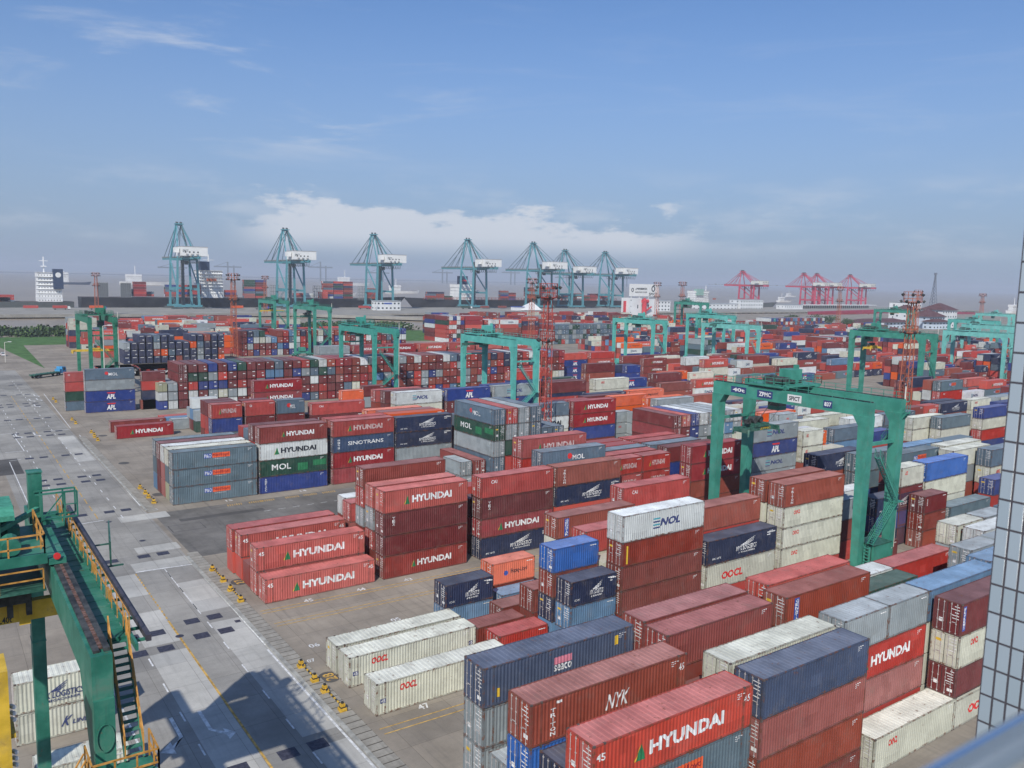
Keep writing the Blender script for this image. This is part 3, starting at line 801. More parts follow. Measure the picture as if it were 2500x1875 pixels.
BN = {'A': 'nearest block', 'B': 'second block', 'C': 'third block', 'D': 'end-on group', 'E': 'fourth block', 'F': 'fifth block', 'G': 'sixth block', 'H': 'seventh block', 'W': 'long door wall', 'X': 'far door wall', 'Z': 'far yard'}
# stack index from left inside each row of each block
hmax = {}
for c in CONT: hmax[(c['b'], c['r'], round(c['y']), round(c['x']))] = max(hmax.get((c['b'], c['r'], round(c['y']), round(c['x'])), 0), c['n'])
for c in CONT: c['n'] = hmax[(c['b'], c['r'], round(c['y']), round(c['x']))]
idx = {}
for i, c in enumerate(CONT): idx.setdefault((c['b'], c['r'], round(c['y'])), set()).add(round(c['sx'], 1))
groupZ = sorted({(c['b'], round(c['y'])) for c in CONT if c['b'] in 'WXZ'}, key=lambda t: t[1])
def clabel(c):
    col, mk, md = CODES[c['c']]; cw = CL[col][1]
    xs = sorted(idx[(c['b'], c['r'], round(c['y']))]); k = xs.index(round(c['sx'], 1))
    if c['n'] == 1: tier = 'on the ground'
    elif c['t'] == c['n']-1: tier = 'topmost'
    elif c['t'] == 0: tier = 'bottom'
    else: tier = ['', 'second up', 'third up', 'fourth up', 'fifth up'][c['t']]
    size = {'45': 'long ', '40': '', '20': 'short '}[[q for q in LEN if LEN[q] == c['L']][0]]
    short = {'white block lettering and green triangle': 'with white lettering', 'faded lettering and dull triangle': 'with faded lettering', 'white wing emblem and lettering': 'with white emblem', 'small red letters': 'with red letters'}
    d = f"{cw} {size}container"
    if c['b'] in 'ABCEFGH': place = f"{NTH[k]} stack, {ORDW[min(c['r'], 5)]} row, {BN[c['b']]}"
    elif c['b'] == 'D': place = f"{NTH[k]} column, {'end-on group left of the mast' if round(c['y']) == 31 else 'end-on group right of the mast' if round(c['y']) == 29 else 'low end-on pair'}"
    elif c['b'] == 'W': place = f"{NTH[k]} column, {'lower front' if c['y'] < 150 else 'taller rear'} door wall"
    elif c['b'] == 'X': place = f"{NTH[k]} column, end-on wall {groupZ.index((c['b'], round(c['y'])))+1} from the front"
    else: place = f"{NTH[k]} stack, far row {groupZ.index((c['b'], round(c['y'])))+1}"
    room = 16-len((d+' , '+tier+', '+place).replace(' ,', '').split())
    ml = ('with '+md).split() if md else []
    ms = short.get(md, '').split()
    if ml and len(ml) <= room: d += ' '+' '.join(ml)
    elif ms and len(ms) <= room: d += ' '+' '.join(ms)
    lab = f"{d}, {tier}, {place}"
    if lab in LABELS: lab = lab.replace('container', 'container,')+' ' + ('left' if 1 else '')
    return lab
def setmats(o, mats):
    for i, mm in enumerate(mats):
        if mm: o.material_slots[i].link = 'OBJECT'; o.material_slots[i].material = mm
def make_container(i, c):
    L, Hh = c['L'], c['h']; col, mk, _ = CODES[c['c']]
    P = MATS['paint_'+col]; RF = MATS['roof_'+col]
    rr = random.Random(i*7+1)
    loc = (c['x']+rr.uniform(-.03, .03), c['y']+rr.uniform(-.02, .02), c['z']) if c['o'] == 0 else (c['x']+CW, c['y'], c['z'])
    root = empty('shipping_container', loc, clabel(c), 'shipping container', 'shipping containers stacked in the yard', 0 if c['o'] == 0 else math.pi/2)
    o = link('body', body_mesh(L, Hh), root); setmats(o, [P, None, MATS['frame_'+col]])
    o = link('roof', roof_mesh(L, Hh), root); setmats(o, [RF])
    if i in NEAR:
        for s in (0, 1):
            d = link('door', door_mesh(Hh, s), root); setmats(d, [P, None])
            k = link('lock_rod', rod_mesh(Hh, s), d)
        link('data_plate', plates_mesh(Hh, i % 6), root)
    else:
        o = link('door_end', doorboth_mesh(Hh), root); setmats(o, [P, None, None])
        link('data_plate', plates_mesh(Hh, i % 6), root)
    if mk or c['o'] == 0 or i in NEAR: link('lettering', marks_mesh(c['c'], L, Hh, 1 if c['o'] else 0, i in NEAR), root)
for i in sorted(IND): make_container(i, CONT[i])
print('individual containers', len(IND))

# ---------------- the rest of the containers, and deck cargo, as one mesh with per-container paint
SV, SF, SCOL = [], [], []
PAL = {k: hexlin(CL[k][0]) for k in CL}
def sbox(lo_, hi_, col, roofc=None):
    i = len(SV); x0, y0, z0 = lo_; x1, y1, z1 = hi_
    SV.extend([(x0, y0, z0), (x1, y0, z0), (x1, y1, z0), (x0, y1, z0), (x0, y0, z1), (x1, y0, z1), (x1, y1, z1), (x0, y1, z1)])
    SF.extend([tuple(i+j for j in q) for q in ((0, 3, 2, 1), (4, 5, 6, 7), (0, 1, 5, 4), (1, 2, 6, 5), (2, 3, 7, 6), (3, 0, 4, 7))])
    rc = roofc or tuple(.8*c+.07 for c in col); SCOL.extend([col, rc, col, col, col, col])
def squad(pts, col):
    i = len(SV); SV.extend(pts); SF.append(tuple(range(i, i+len(pts)))); SCOL.append(col)
LMC = [(.8, .8, .78), (.5, .36, .34), (.02, .025, .035), (.045, .06, .17), (.62, .03, .03), (.02, .18, .07), (.65, .42, .03), (.75, .11, .03), (.62, .2, .26), (.05, .32, .38), (.28, .02, .03), (.04, .09, .36)]
def scontainer(x, y, z, L, hh, code, ori, detail=True):
    col = PAL[CODES[code][0]]; v = rnd.uniform(.8, 1.2); col = tuple(min(.8, c*v) for c in col)
    dx, dy = (L, CW) if ori == 0 else (CW, L)
    sbox((x+.05, y+.03, z+.1), (x+dx-.05, y+dy-.03, z+hh-.03), col)
    if not detail: return
    lt = tuple(.8*c+.07 for c in col); dk = tuple(c*.35 for c in col)
    if ori == 1:      # door face toward -Y
        yy = y-.0
        for f in (.16, .34, .62, .82): squad([(x+CW*f, yy, z+.15), (x+CW*f+.05, yy, z+.15), (x+CW*f+.05, yy, z+hh-.15), (x+CW*f, yy, z+hh-.15)], lt)
        squad([(x+CW*.49, yy, z+.15), (x+CW*.52, yy, z+.15), (x+CW*.52, yy, z+hh-.15), (x+CW*.49, yy, z+hh-.15)], dk)
        for q0, q1 in ((.1, .24), (hh-.15, hh-.03)): squad([(x+.05, yy-.003, z+q0), (x+CW-.05, yy-.003, z+q0), (x+CW-.05, yy-.003, z+q1), (x+.05, yy-.003, z+q1)], tuple(c*.55 for c in col))
        if code == 'nv': squad([(x+.5, yy-.012, z+hh*.84), (x+1.9, yy-.012, z+hh*.84), (x+1.9, yy-.012, z+hh*.91), (x+.5, yy-.012, z+hh*.91)], (.75, .75, .73))
        elif rnd.random() < .8:
            a = rnd.choice((.16, .58)); zz = z+hh*rnd.choice((.62, .7, .8)); w = rnd.uniform(.3, .8)
            squad([(x+CW*a, yy-.01, zz), (x+CW*a+w, yy-.01, zz), (x+CW*a+w, yy-.01, zz+.22), (x+CW*a, yy-.01, zz+.22)], (.75, .75, .73))
        if rnd.random() < .4:
            zz = z+hh*.3; squad([(x+1.5, yy-.01, zz), (x+2.1, yy-.01, zz), (x+2.1, yy-.01, zz+.3), (x+1.5, yy-.01, zz+.3)], (.75, .75, .73))
    else:
        for f in (.18, .36, .64, .84): squad([(x, y+CW*f+.05, z+.15), (x, y+CW*f, z+.15), (x, y+CW*f, z+hh-.15), (x, y+CW*f+.05, z+hh-.15)], lt)
        squad([(x+L-1.6, y, z+hh*.84), (x+L-.7, y, z+hh*.84), (x+L-.7, y, z+hh*.9), (x+L-1.6, y, z+hh*.9)], (.7, .7, .7))
for i, c in enumerate(CONT):
    if i in IND: continue
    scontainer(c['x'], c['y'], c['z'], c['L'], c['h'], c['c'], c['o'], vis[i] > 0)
    if vis[i] > 60 and CODES[c['c']][1] and c['o'] == 0:
        b = MB(); ox, oy, oz = c['x'], c['y'], c['z']
        marks_geo(b, c['c'], c['L'], c['h'], lambda p: (p[0]+ox, p[1]+oy, p[2]+oz))
        for f_, mi in zip(b.f, b.m): squad([b.v[j] for j in f_], LMC[mi])
# ================================================================ ground, road, water
def gmat(name, base, lines=None, scale=.08, contrast=.25, joint=None, stain=.3):
    M = bpy.data.materials.new(name); M.use_nodes = True; g = NG(M.node_tree); b = M.node_tree.nodes['Principled BSDF']
    b.inputs['Roughness'].default_value = .9; b.inputs['Specular IOR Level'].default_value = .25
    co = g.n('ShaderNodeTexCoord').outputs['Object']
    c = g.mix(g.mr(g.noise(co, scale, 8, .68), .3, .7), tuple(x*(1-contrast) for x in base), tuple(x*(1+contrast) for x in base))
    c = g.mix(g.m('MULTIPLY', g.mr(g.noise(co, 3.0, 5, .7), .45, .8), .25), c, tuple(x*.7 for x in base))
    c = g.mix(g.m('MULTIPLY', g.mr(g.noise(g.scale(co, (1.4, .07, 1)), 1, 6, .7), .5, .78), stain), c, (.07, .068, .07))
    c = g.mix(g.m('MULTIPLY', g.mr(g.noise(g.scale(co, (.05, .5, 1)), 1, 6, .7), .52, .8), stain*.8), c, (.08, .072, .066))
    if joint:
        br = g.n('ShaderNodeTexBrick'); g.put(br.inputs['Vector'], co); br.offset = 0
        for k_, v_ in (('Scale', 1), ('Mortar Size', .022), ('Brick Width', joint[0]), ('Row Height', joint[1]), ('Mortar Smooth', .1)): br.inputs[k_].default_value = v_
        br.inputs['Color1'].default_value = (.92, .92, .92, 1); br.inputs['Color2'].default_value = (1.06, 1.05, 1.03, 1); br.inputs['Mortar'].default_value = (.62, .6, .58, 1)
        c = g.mix(1, c, br.outputs[0], 'MULTIPLY')
    g.put(b.inputs['Base Color'], c)
    bp = g.n('ShaderNodeBump'); bp.inputs['Strength'].default_value = .15; bp.inputs['Distance'].default_value = .02; g.put(bp.inputs['Height'], g.noise(co, 9, 5)); g.put(b.inputs['Normal'], bp.outputs[0])
    return M
GROUND = gmat('yard_concrete', (.285, .25, .205), joint=(6, 5), stain=.35)
ROADM = gmat('road_concrete', (.3, .288, .262), joint=(3.7, 5), stain=.25)
PALEC = gmat('pale_concrete', (.46, .45, .415), contrast=.2, joint=(3.7, 5), stain=.3)
DARKA = gmat('dark_tarmac', (.1, .095, .09), contrast=.3, stain=.5)
def sheet(name, pts, z, M, parent=None, kind='structure'):
    b = MB(); b.quad(*[(x, y, z) for x, y in pts]); o = b.build(name, M, parent)
    if kind: o['kind'] = kind
    return o
b = MB(); b.quad((-700, -400, 0), (1900, -400, 0), (1900, 478, 0), (-700, 478, 0)); b.quad((262, 478, 0), (1900, 478, 0), (1900, 520, 0), (330, 520, 0)); b.quad((330, 520, 0), (1900, 520, 0), (1150, 590, 0), (640, 640, 0)); struct(b.build('ground', GROUND))
mw = mat('river_water', (.3, .225, .13), .32, var=.12, vscale=.01, spec=.35)
g = NG(mw.node_tree); b_ = mw.node_tree.nodes['Principled BSDF']
bp = g.n('ShaderNodeBump'); bp.inputs['Strength'].default_value = .35; bp.inputs['Distance'].default_value = .6
g.put(bp.inputs['Height'], g.noise(g.n('ShaderNodeTexCoord').outputs['Object'], .12, 6, .65)); g.put(b_.inputs['Normal'], bp.outputs[0])
sheet('water', [(-14000, 430), (22000, 430), (22000, 26000), (-14000, 26000)], -2.6, mw)
qb = MB(); qb.box(-700, 476, -3.5, 28, 478, -.02).box(28, 476, -3.5, 262, 478.5, -.02)
struct(qb.build('embankment', GROUND))
WL = mat('road_paint_white', (.62, .62, .6), .7, var=.3, vscale=2)
YL = mat('road_paint_yellow', (.5, .3, .06), .7, var=.35, vscale=2)
YL2 = mat('road_paint_worn_yellow', (.36, .26, .12), .8, var=.35, vscale=2)
BLKP = mat('dark_road_plate', (.035, .035, .055), .6, var=.25, vscale=3)
JN = mat('joint_dark', (.05, .045, .04), .9)
SLABM = gmat('drain_slab', (.31, .29, .25), contrast=.2, scale=.6)
KERBM = gmat('kerb_concrete', (.36, .355, .32), contrast=.3, scale=.8)
def R4(x0, y0, x1, y1): return [(x0, y0), (x1, y0), (x1, y1), (x0, y1)]
sheet('road', R4(-19.5, -120, -3.3, 268), .004, ROADM)
b = MB()
for r_ in (R4(-13.9, -19.8, -10.4, -6.9), R4(-6.8, -29, -3.5, -2), R4(-13.9, -4.8, -10.4, 4.6), R4(-13.9, 10, -10.4, 18), R4(-7, 1.5, -3.5, 12), R4(-13.9, -35, -10.5, -19.8), R4(-10.2, 18.5, -3.4, 22), R4(-8.5, 25.6, -3, 28.6), R4(-6.8, -50, -3.6, -31), R4(-7.6, 42, -.6, 45.4), R4(-6.9, 90, -3.6, 120)): b.quad(*[(x, y, .008) for x, y in r_])
struct(b.build('road_patches', PALEC))
b = MB()
for r_ in (R4(0, 38.2, 13, 39.7), R4(-30, 84, -16.5, 99), R4(-30, 101, -20, 104), R4(-2.2, 33.2, 2.4, 33.35), R4(-2.2, 36.6, 2.4, 36.75), R4(-2.3, 33.2, -2.15, 36.75), R4(2.3, 33.2, 2.45, 36.75)): b.quad(*[(x, y, .0065) for x, y in r_])
struct(b.build('dark_patches', DARKA))
sheet('lane', R4(-2.6, 20.5, 60, 44.8), .0055, gmat('worn_tarmac', (.17, .16, .145), contrast=.35, scale=.1, stain=.75))
b = MB()   # dark steel plates across the road
for y in (-31.5, -6.7, -2.6, 23.7, 48.5, 71.4, 75.6, 97, 122, 127, 148, 171, 176, 196, 221): 
    yy = {-6.7: [(-15.4, -6.7), (-12.9, -6.7), (-9.1, -5.5), (-6.6, -5.5)], -2.6: [(-15.3, -2.4), (-12.8, -2.4), (-9.0, -1.2), (-6.6, -1.2)], -31.5: [(-13.2, -31.4), (-9.35, -31.4), (-6.9, -31.4)]}.get(y) or [(-15.2, y), (-12.7, y), (-8.8, y), (-6.4, y)]
    for (x, y2) in yy:
        hgt = 1.45; b.quad((x, y2, .012), (x+1.5, y2, .012), (x+1.5, y2+hgt, .012), (x, y2+hgt, .012))
b.quad((-4.4, -3.4, .012), (-3.8, -3.4, .012), (-3.8, -2.7, .012), (-4.4, -2.7, .012))
n_ = 18
for cx, cy in ((-10.3, -3.7), (-6.8, 31.5), (-9.1, 43.5)): b.quad(*[(cx+.42*math.cos(6.283*i/n_), cy+.42*math.sin(6.283*i/n_), .0135) for i in range(n_)])
struct(b.build('road_plates', BLKP))
b = MB()   # white lines
def line(x0, y0, x1, y1, w=.16, z=.012, mb=None, m=0):
    d = Vector((x1-x0, y1-y0)).normalized(); nx, ny = -d.y*w/2, d.x*w/2
    (mb or b).quad((x0-nx, y0-ny, z), (x0+nx, y0+ny, z), (x1+nx, y1+ny, z), (x1-nx, y1-ny, z), m=m)
line(-3.75, -60, -3.75, -11.6, .2); line(-3.55, -10.4, -3.3, 18.2, .2); line(-18.1, -60, -18.1, 16, .18); line(-3.3, 50.5, -2.4, 120, .17); line(-2.9, 130, -1.5, 196, .15)
line(-18.1, 48, -18, 96, .15); line(-10.2, 18.55, -3.2, 18.05, .3); line(-14, 44.3, -9.6, 44.8, .22); line(-3.3, 128.5, -7.4, 129, .22); line(-14, 149.8, -7.3, 149.6, .22)
line(-18, 97, -16, 97.5, .2); line(-18, 106.2, -14.4, 106.2, .2); line(-18.6, 128, -15, 129.2, .2); line(-15, 129.2, -14.6, 106.2, .17)
for x0, y0, x1, y1 in ((-2.6, 51.9, -2.2, 50.4), (-2.2, 50.4, -1.4, 46.8)): line(x0, y0, x1, y1, .12)
for k in range(-9, 40):
    y = k*6-3.4+0
    if 19 < y < 42: continue
    line(-6.9, y, -6.9, y+1.9, .15); line(-14.1, y, -14.1, y+1.9, .15)
line(-6.9, 1, -6.9, 18, .1)
def arrow(x, y, s):
    for pts in ([(0, 0), (.3, 0), (.3, -3.6), (0, -3.6)], [(0, -3.6), (.3, -3.6), (s+.15, -4.5), (s+.15, -5.1)], [(s+.15, -3.9), (s+.15, -5.9), (s*2, -5.1)]): b.quad(*[(x+px_, y+py_, .0125) for px_, py_ in pts])
arrow(-15.15, -20.1, -.9); arrow(-12.85, -20.2, .9)
for ax, ay in ((-14.6, 128), (-11, 128), (-6.5, 186), (-4.6, 187), (-4.4, 196), (-6.4, 174)): arrow(ax, ay, .7)
for k in range(9): line(12.5+k*2.4, 37.6+k*.05, 13.7+k*2.4, 37.65+k*.05, .12)
def gtext(w, x, y, sx, sy, mb, m=0, z=.016, rot=0):
    v, f = text_geo(w, .02); i = len(mb.v); ca, sa = math.cos(rot), math.sin(rot)
    for a_, c_ in v:
        u_, t_ = a_*sx, c_*sy; mb.v.append((x+u_*ca-t_*sa, y+u_*sa+t_*ca, z))
    mb.f += [tuple(i+j for j in q) for q in f]; mb.m += [m]*len(f)
for w, x, y in (('45', 4, -1.9), ('44', 10.6, -1.9), ('43', 17, -1.9), ('06', 0, -13.6), ('47', 3.4, -30.4), ('46', 10.2, -30.4), ('05', 10, -12.2), ('15', 9.2, 46.3), ('14', 22, 46.3)): gtext(w, x, y, 1.1, .9, b)
gtext('07', -1.4, -16.6, .8, .7, b)
struct(b.build('road_markings', WL))
b = MB()
line(-10.35, -60, -10.35, 1, .2, mb=b)
for k in range(16): line(-10.35, 1.5+k*1.05, -10.3, 2.2+k*1.05, .17, mb=b)
for k in range(30): line(-10.2, 46+k*5, -10.15, 49.4+k*5, .16, mb=b)
for y in (-3.1, -3.9): line(-1.2, y+1.4, 66, y, .13, mb=b)
for y in (-7.2, -8): line(-1.0, y+1.4, 60, y, .12, mb=b)
for y in (-32.3, -33.2): line(-1, y+1.0, 60, y, .12, mb=b)
line(-1, -61.2, 80, -61.4, .12, mb=b); line(20, -60.2, 80, -60.4, .1, mb=b)
for x in (8.6, 12.1, 14, 18.3, 21.5, 24.9, 31, 37):
    for k in range(7): line(x+k*.36, 43.2, x+k*.36+.15, 44.3, .14, mb=b)
for y in (-14, -16.3, -38, -41): line(-40, y, -20, y-.2, .2, mb=b)
for x in range(29, 62, 4): 
    for k in range(6): line(x+k*.36, 145.6, x+k*.36+.15, 146.9, .16, mb=b)
struct(b.build('yellow_markings', YL))
b = MB()
for cx, cy, w in ((-.85, -20.4, '28'), (-.35, 8.6, '27'), (1.9, 116.7, ''), (.5, 84.5, ''), (.8, 56.5, '')):
    b.quad(*[(cx+1.0*math.cos(6.283*i/24), cy+1.15*math.sin(6.283*i/24), .009) for i in range(24)], m=0)
    if w: gtext(w, cx+.6, cy-.75, 1.5, 1.1, b, 1, .014, math.pi/2)
struct(b.build('bay_number_discs', [DARKA, YL]))
# drain strip of slabs along the road edge, with a raised kerb
b = MB(); b.box(-3.5, -60, 0, -3.1, 21.5, .1); b.box(-3.2, 47, 0, -2.9, 110, .1)
struct(b.build('kerb', KERBM))
b = MB(); y = -60
while y < 118:
    if not 22 < y < 46: b.box(-3.05, y, .002, -1.6, y+.86, .04)
    y += 1.0
struct(b.build('drain_slabs', SLABM))
b = MB(); b.quad((-3.09, -60, .0045), (-1.56, -60, .0045), (-1.56, 22, .0045), (-3.09, 22, .0045)); b.quad((-3.09, 46, .0045), (-1.56, 46, .0045), (-1.56, 118, .0045), (-3.09, 118, .0045)); struct(b.build('drain_channel', JN))
# black and yellow wheel stops
YB = mat('barrier_yellow', (.6, .36, .03), .6, var=.25, vscale=3); BB = mat('barrier_black', (.03, .028, .025), .7)
def stopper(x, y, L_, label, n):
    t = empty('barrier', (x, y, 0), label, 'barrier', 'black and yellow barriers along the drain strip')
    for yy in (0, L_):
        b = MB(); b.box(-.32, yy-.3, 0, .32, yy+.3, .3, 0); b.box(-.22, yy-.2, .3, .22, yy+.2, .42, 1); b.box(-.2, yy-.18, .42, .2, yy+.18, .68, 0); b.box(-.1, yy-.1, .68, .1, yy+.1, .85, 1); b.build('post', [YB, BB], t)
    b = MB(); n_ = max(4, int(L_/.35))
    for k in range(n_): b.beam((0, L_*k/n_, .42), (0, L_*(k+1)/n_, .42), .12, .12, k % 2)
    b.build('rail', [YB, BB], t)
for k, (x, y, L_, lb_) in enumerate(((-2.35, -26.8, 3.9, 'black and yellow barrier nearest the camera, beside the disc marked 28'), (-2.35, -20.5, 3.4, 'black and yellow barrier just beyond the disc marked 28'), (-2.15, 2.2, 3.9, 'black and yellow barrier beside the front red container'),
        (-2.0, 9.6, 4.6, 'black and yellow barrier beside the rear red long containers'), (-1.1, 51.1, 3.9, 'black and yellow barrier beside the blue grey stack'), (-1.0, 57.9, 4.2, 'black and yellow barrier behind the one beside the blue grey stack'), (0, 110.9, 4, 'black and yellow barrier left of the low crimson containers'), (.3, 117.5, 4, 'farther barrier left of the low crimson containers'), (-1, 136, 6, 'far barrier on the road edge before the blue stack'), (-.6, 176, 6, 'far barrier on the road edge past the blue stack'))):
    stopper(x, y, L_, lb_, k)
# grass and planting
GR = mat('grass', (.045, .1, .018), .95, var=.3, vscale=.12)
GR2 = mat('grass_bright', (.05, .13, .02), .95, var=.25, vscale=.2)
for nm_, p_, M_ in (('verge', [(-200, 384), (46, 384), (46, 442), (-200, 442)], GR2), ('grass_strip', [(6.8, 270), (9.6, 384), (-1.4, 384), (-.7, 371)], GR2), ('lawn', [(120, 362), (250, 345), (262, 440), (110, 440)], GR2)): sheet(nm_, p_, .012, M_)
def leafmass(b, cx, cy, cz, rx, ry, rz, n, s, rr, mats=3):
    for _ in range(n):
        while True:
            p = Vector((rr.uniform(-1, 1), rr.uniform(-1, 1), rr.uniform(-1, 1)))
            if .25 < p.length < 1: break
        if rr.random() < .6: p.normalize(); p *= rr.uniform(.75, 1.03)
        q = Vector((cx+p.x*rx, cy+p.y*ry, cz+p.z*rz)); a_ = Vector((rr.uniform(-1, 1), rr.uniform(-1, 1), rr.uniform(-.6, .6))).normalized(); c_ = a_.orthogonal().normalized(); d_ = a_.cross(c_); k = s*rr.uniform(.6, 1.4)
        b.quad(q+c_*k, q+d_*k*.8, q-c_*k, q-d_*k*.8, m=rr.randrange(mats))
LEAF = [mat('leaf_dark', (.018, .042, .014), .8, var=.3), mat('leaf_mid', (.035, .075, .02), .8, var=.3), mat('leaf_light', (.07, .12, .03), .8, var=.3)]
BARK = mat('bark', (.09, .065, .05), .9)
rr = random.Random(5)
for nm_, x0, x1, y0, y1, h_ in (('shrubbery', -190, 46, 440, 474, 4.5), ('shrubbery', 110, 258, 440, 474, 5)):
    b = MB()
    for k in range(int((x1-x0)*(y1-y0)/16)): leafmass(b, rr.uniform(x0, x1), rr.uniform(y0, y1), h_*.3, rr.uniform(2.5, 5), rr.uniform(2, 4), h_*rr.uniform(.6, .9), 34, .9, rr)
    o = b.build(nm_, LEAF); struct(o, 'stuff')
def tree(x, y, h_, r_, label, group):
    t = empty('tree', (x, y, 0), label, 'tree', group)
    b = MB(); b.cyl((0, 0, 0), (.2, 0, h_*.45), .35, 7, 0, .22)
    for k in range(6): a_ = k*1.05; b.cyl((.2, 0, h_*(.3+.03*k)), (math.cos(a_)*r_*.6, math.sin(a_)*r_*.6, h_*(.6+.05*k)), .14, 5, 0, .05)
    b.build('trunk', BARK, t); b = MB()
    for k in range(11): a_ = rr.uniform(0, 6.28); d_ = rr.uniform(0, .65)*r_; leafmass(b, math.cos(a_)*d_, math.sin(a_)*d_, h_*rr.uniform(.45, .88), r_*.45, r_*.45, h_*.16, 60, .45, rr)
    b.build('crown', LEAF, t)
k = 0
for x, y, h_, r_ in ((628, 372, 10, 8), (640, 365, 12, 9), (655, 358, 9, 8), (668, 352, 8, 7), (647, 384, 12, 9), (676, 370, 9, 8), (632, 398, 11, 8), (694, 352, 7, 6), (612, 360, 8, 7), (664, 392, 10, 8)):
    k += 1; tree(x, y, h_, r_, f'{["low", "round", "broad", "small", "tall", "dense", "rear", "pale", "outer", "hidden"][k-1]} green tree, {NTH[k-1]} of the clump left of the gabled white house', 'trees beside the white house')

# ================================================================ steel materials
GRNM = mat('crane_green', (.045, .26, .19), .45, var=.16, vscale=.5, dirt=.25, streak=.4, rust=.35, bump=.2)
TURM = mat('crane_turquoise', (.1, .42, .36), .5, var=.12, vscale=.5, dirt=.2, streak=.3, rust=.2)
LTUR = mat('crane_pale_turquoise', (.17, .5, .44), .5, var=.12, vscale=.5, streak=.25, dirt=.15)
DGRN = mat('machinery_dark_green', (.02, .1, .07), .5, var=.3, vscale=2, dirt=.3)
STSB = mat('quay_crane_blue', (.085, .27, .31), .5, var=.1, vscale=.2)
STSD = mat('quay_crane_dark_steel', (.08, .1, .1), .6, var=.3)
REDC = mat('red_crane_paint', (.5, .05, .09), .5, var=.12, vscale=.2)
ORGM = mat('mast_orange', (.4, .11, .05), .6, var=.15)
ORGR = mat('mast_red_orange', (.36, .05, .03), .6, var=.2)
YELM = mat('safety_yellow', (.65, .32, .04), .5, var=.15, vscale=2)
YSPR = mat('spreader_yellow', (.62, .4, .03), .5, var=.2, vscale=1, dirt=.35, rust=.3)
DKM = mat('dark_machinery', (.03, .032, .03), .6, var=.4, vscale=2)
TYRE = mat('tyre_rubber', (.02, .02, .02), .85)
GLS = mat('cab_glass', (.03, .05, .06), .15, spec=.8)
CREM = mat('white_paint', (.74, .74, .71), .5, var=.06, vscale=.3, streak=.15)
PIPE = mat('white_pipe', (.62, .58, .5), .5)
RUSTR = mat('rusty_chain', (.13, .065, .05), .8, var=.4, vscale=5)
PLATE = mat('name_plate_navy', (.03, .05, .16), .5)
ROPE = mat('wire_rope', (.06, .06, .06), .6)

def rail(b, p, q, h_=1.1, n=None, m=0, r_=.03):
    p = Vector(p); q = Vector(q); L_ = (q-p).length; n = n or max(1, int(L_/1.8)); up = Vector((0, 0, 1))
    for k in range(n+1): a_ = p+(q-p)*k/n; b.beam(a_, a_+up*h_, r_*2, r_*2, m)
    for z in (h_, h_*.52): b.beam(p+up*z, q+up*z, r_*2, r_*2, m)
def stairs(b, p, q, w, ax, n, m=0, mr=0):
    p = Vector(p); q = Vector(q); ax = Vector(ax)
    for s in (-.5, .5): b.beam(p+ax*w*s, q+ax*w*s, .06, .22, m)
    for k in range(n):
        a_ = p+(q-p)*(k+.5)/n; b.beam(a_-ax*w/2, a_+ax*w/2, .24, .04, m)
    for s in (-.5, .5):
        for z in (1.0, .55): b.beam(p+ax*w*s+Vector((0, 0, z)), q+ax*w*s+Vector((0, 0, z)), .05, .05, mr)
        for k in range(0, n+1, max(1, n//5)): a_ = p+(q-p)*k/n+ax*w*s; b.beam(a_, a_+Vector((0, 0, 1)), .05, .05, mr)

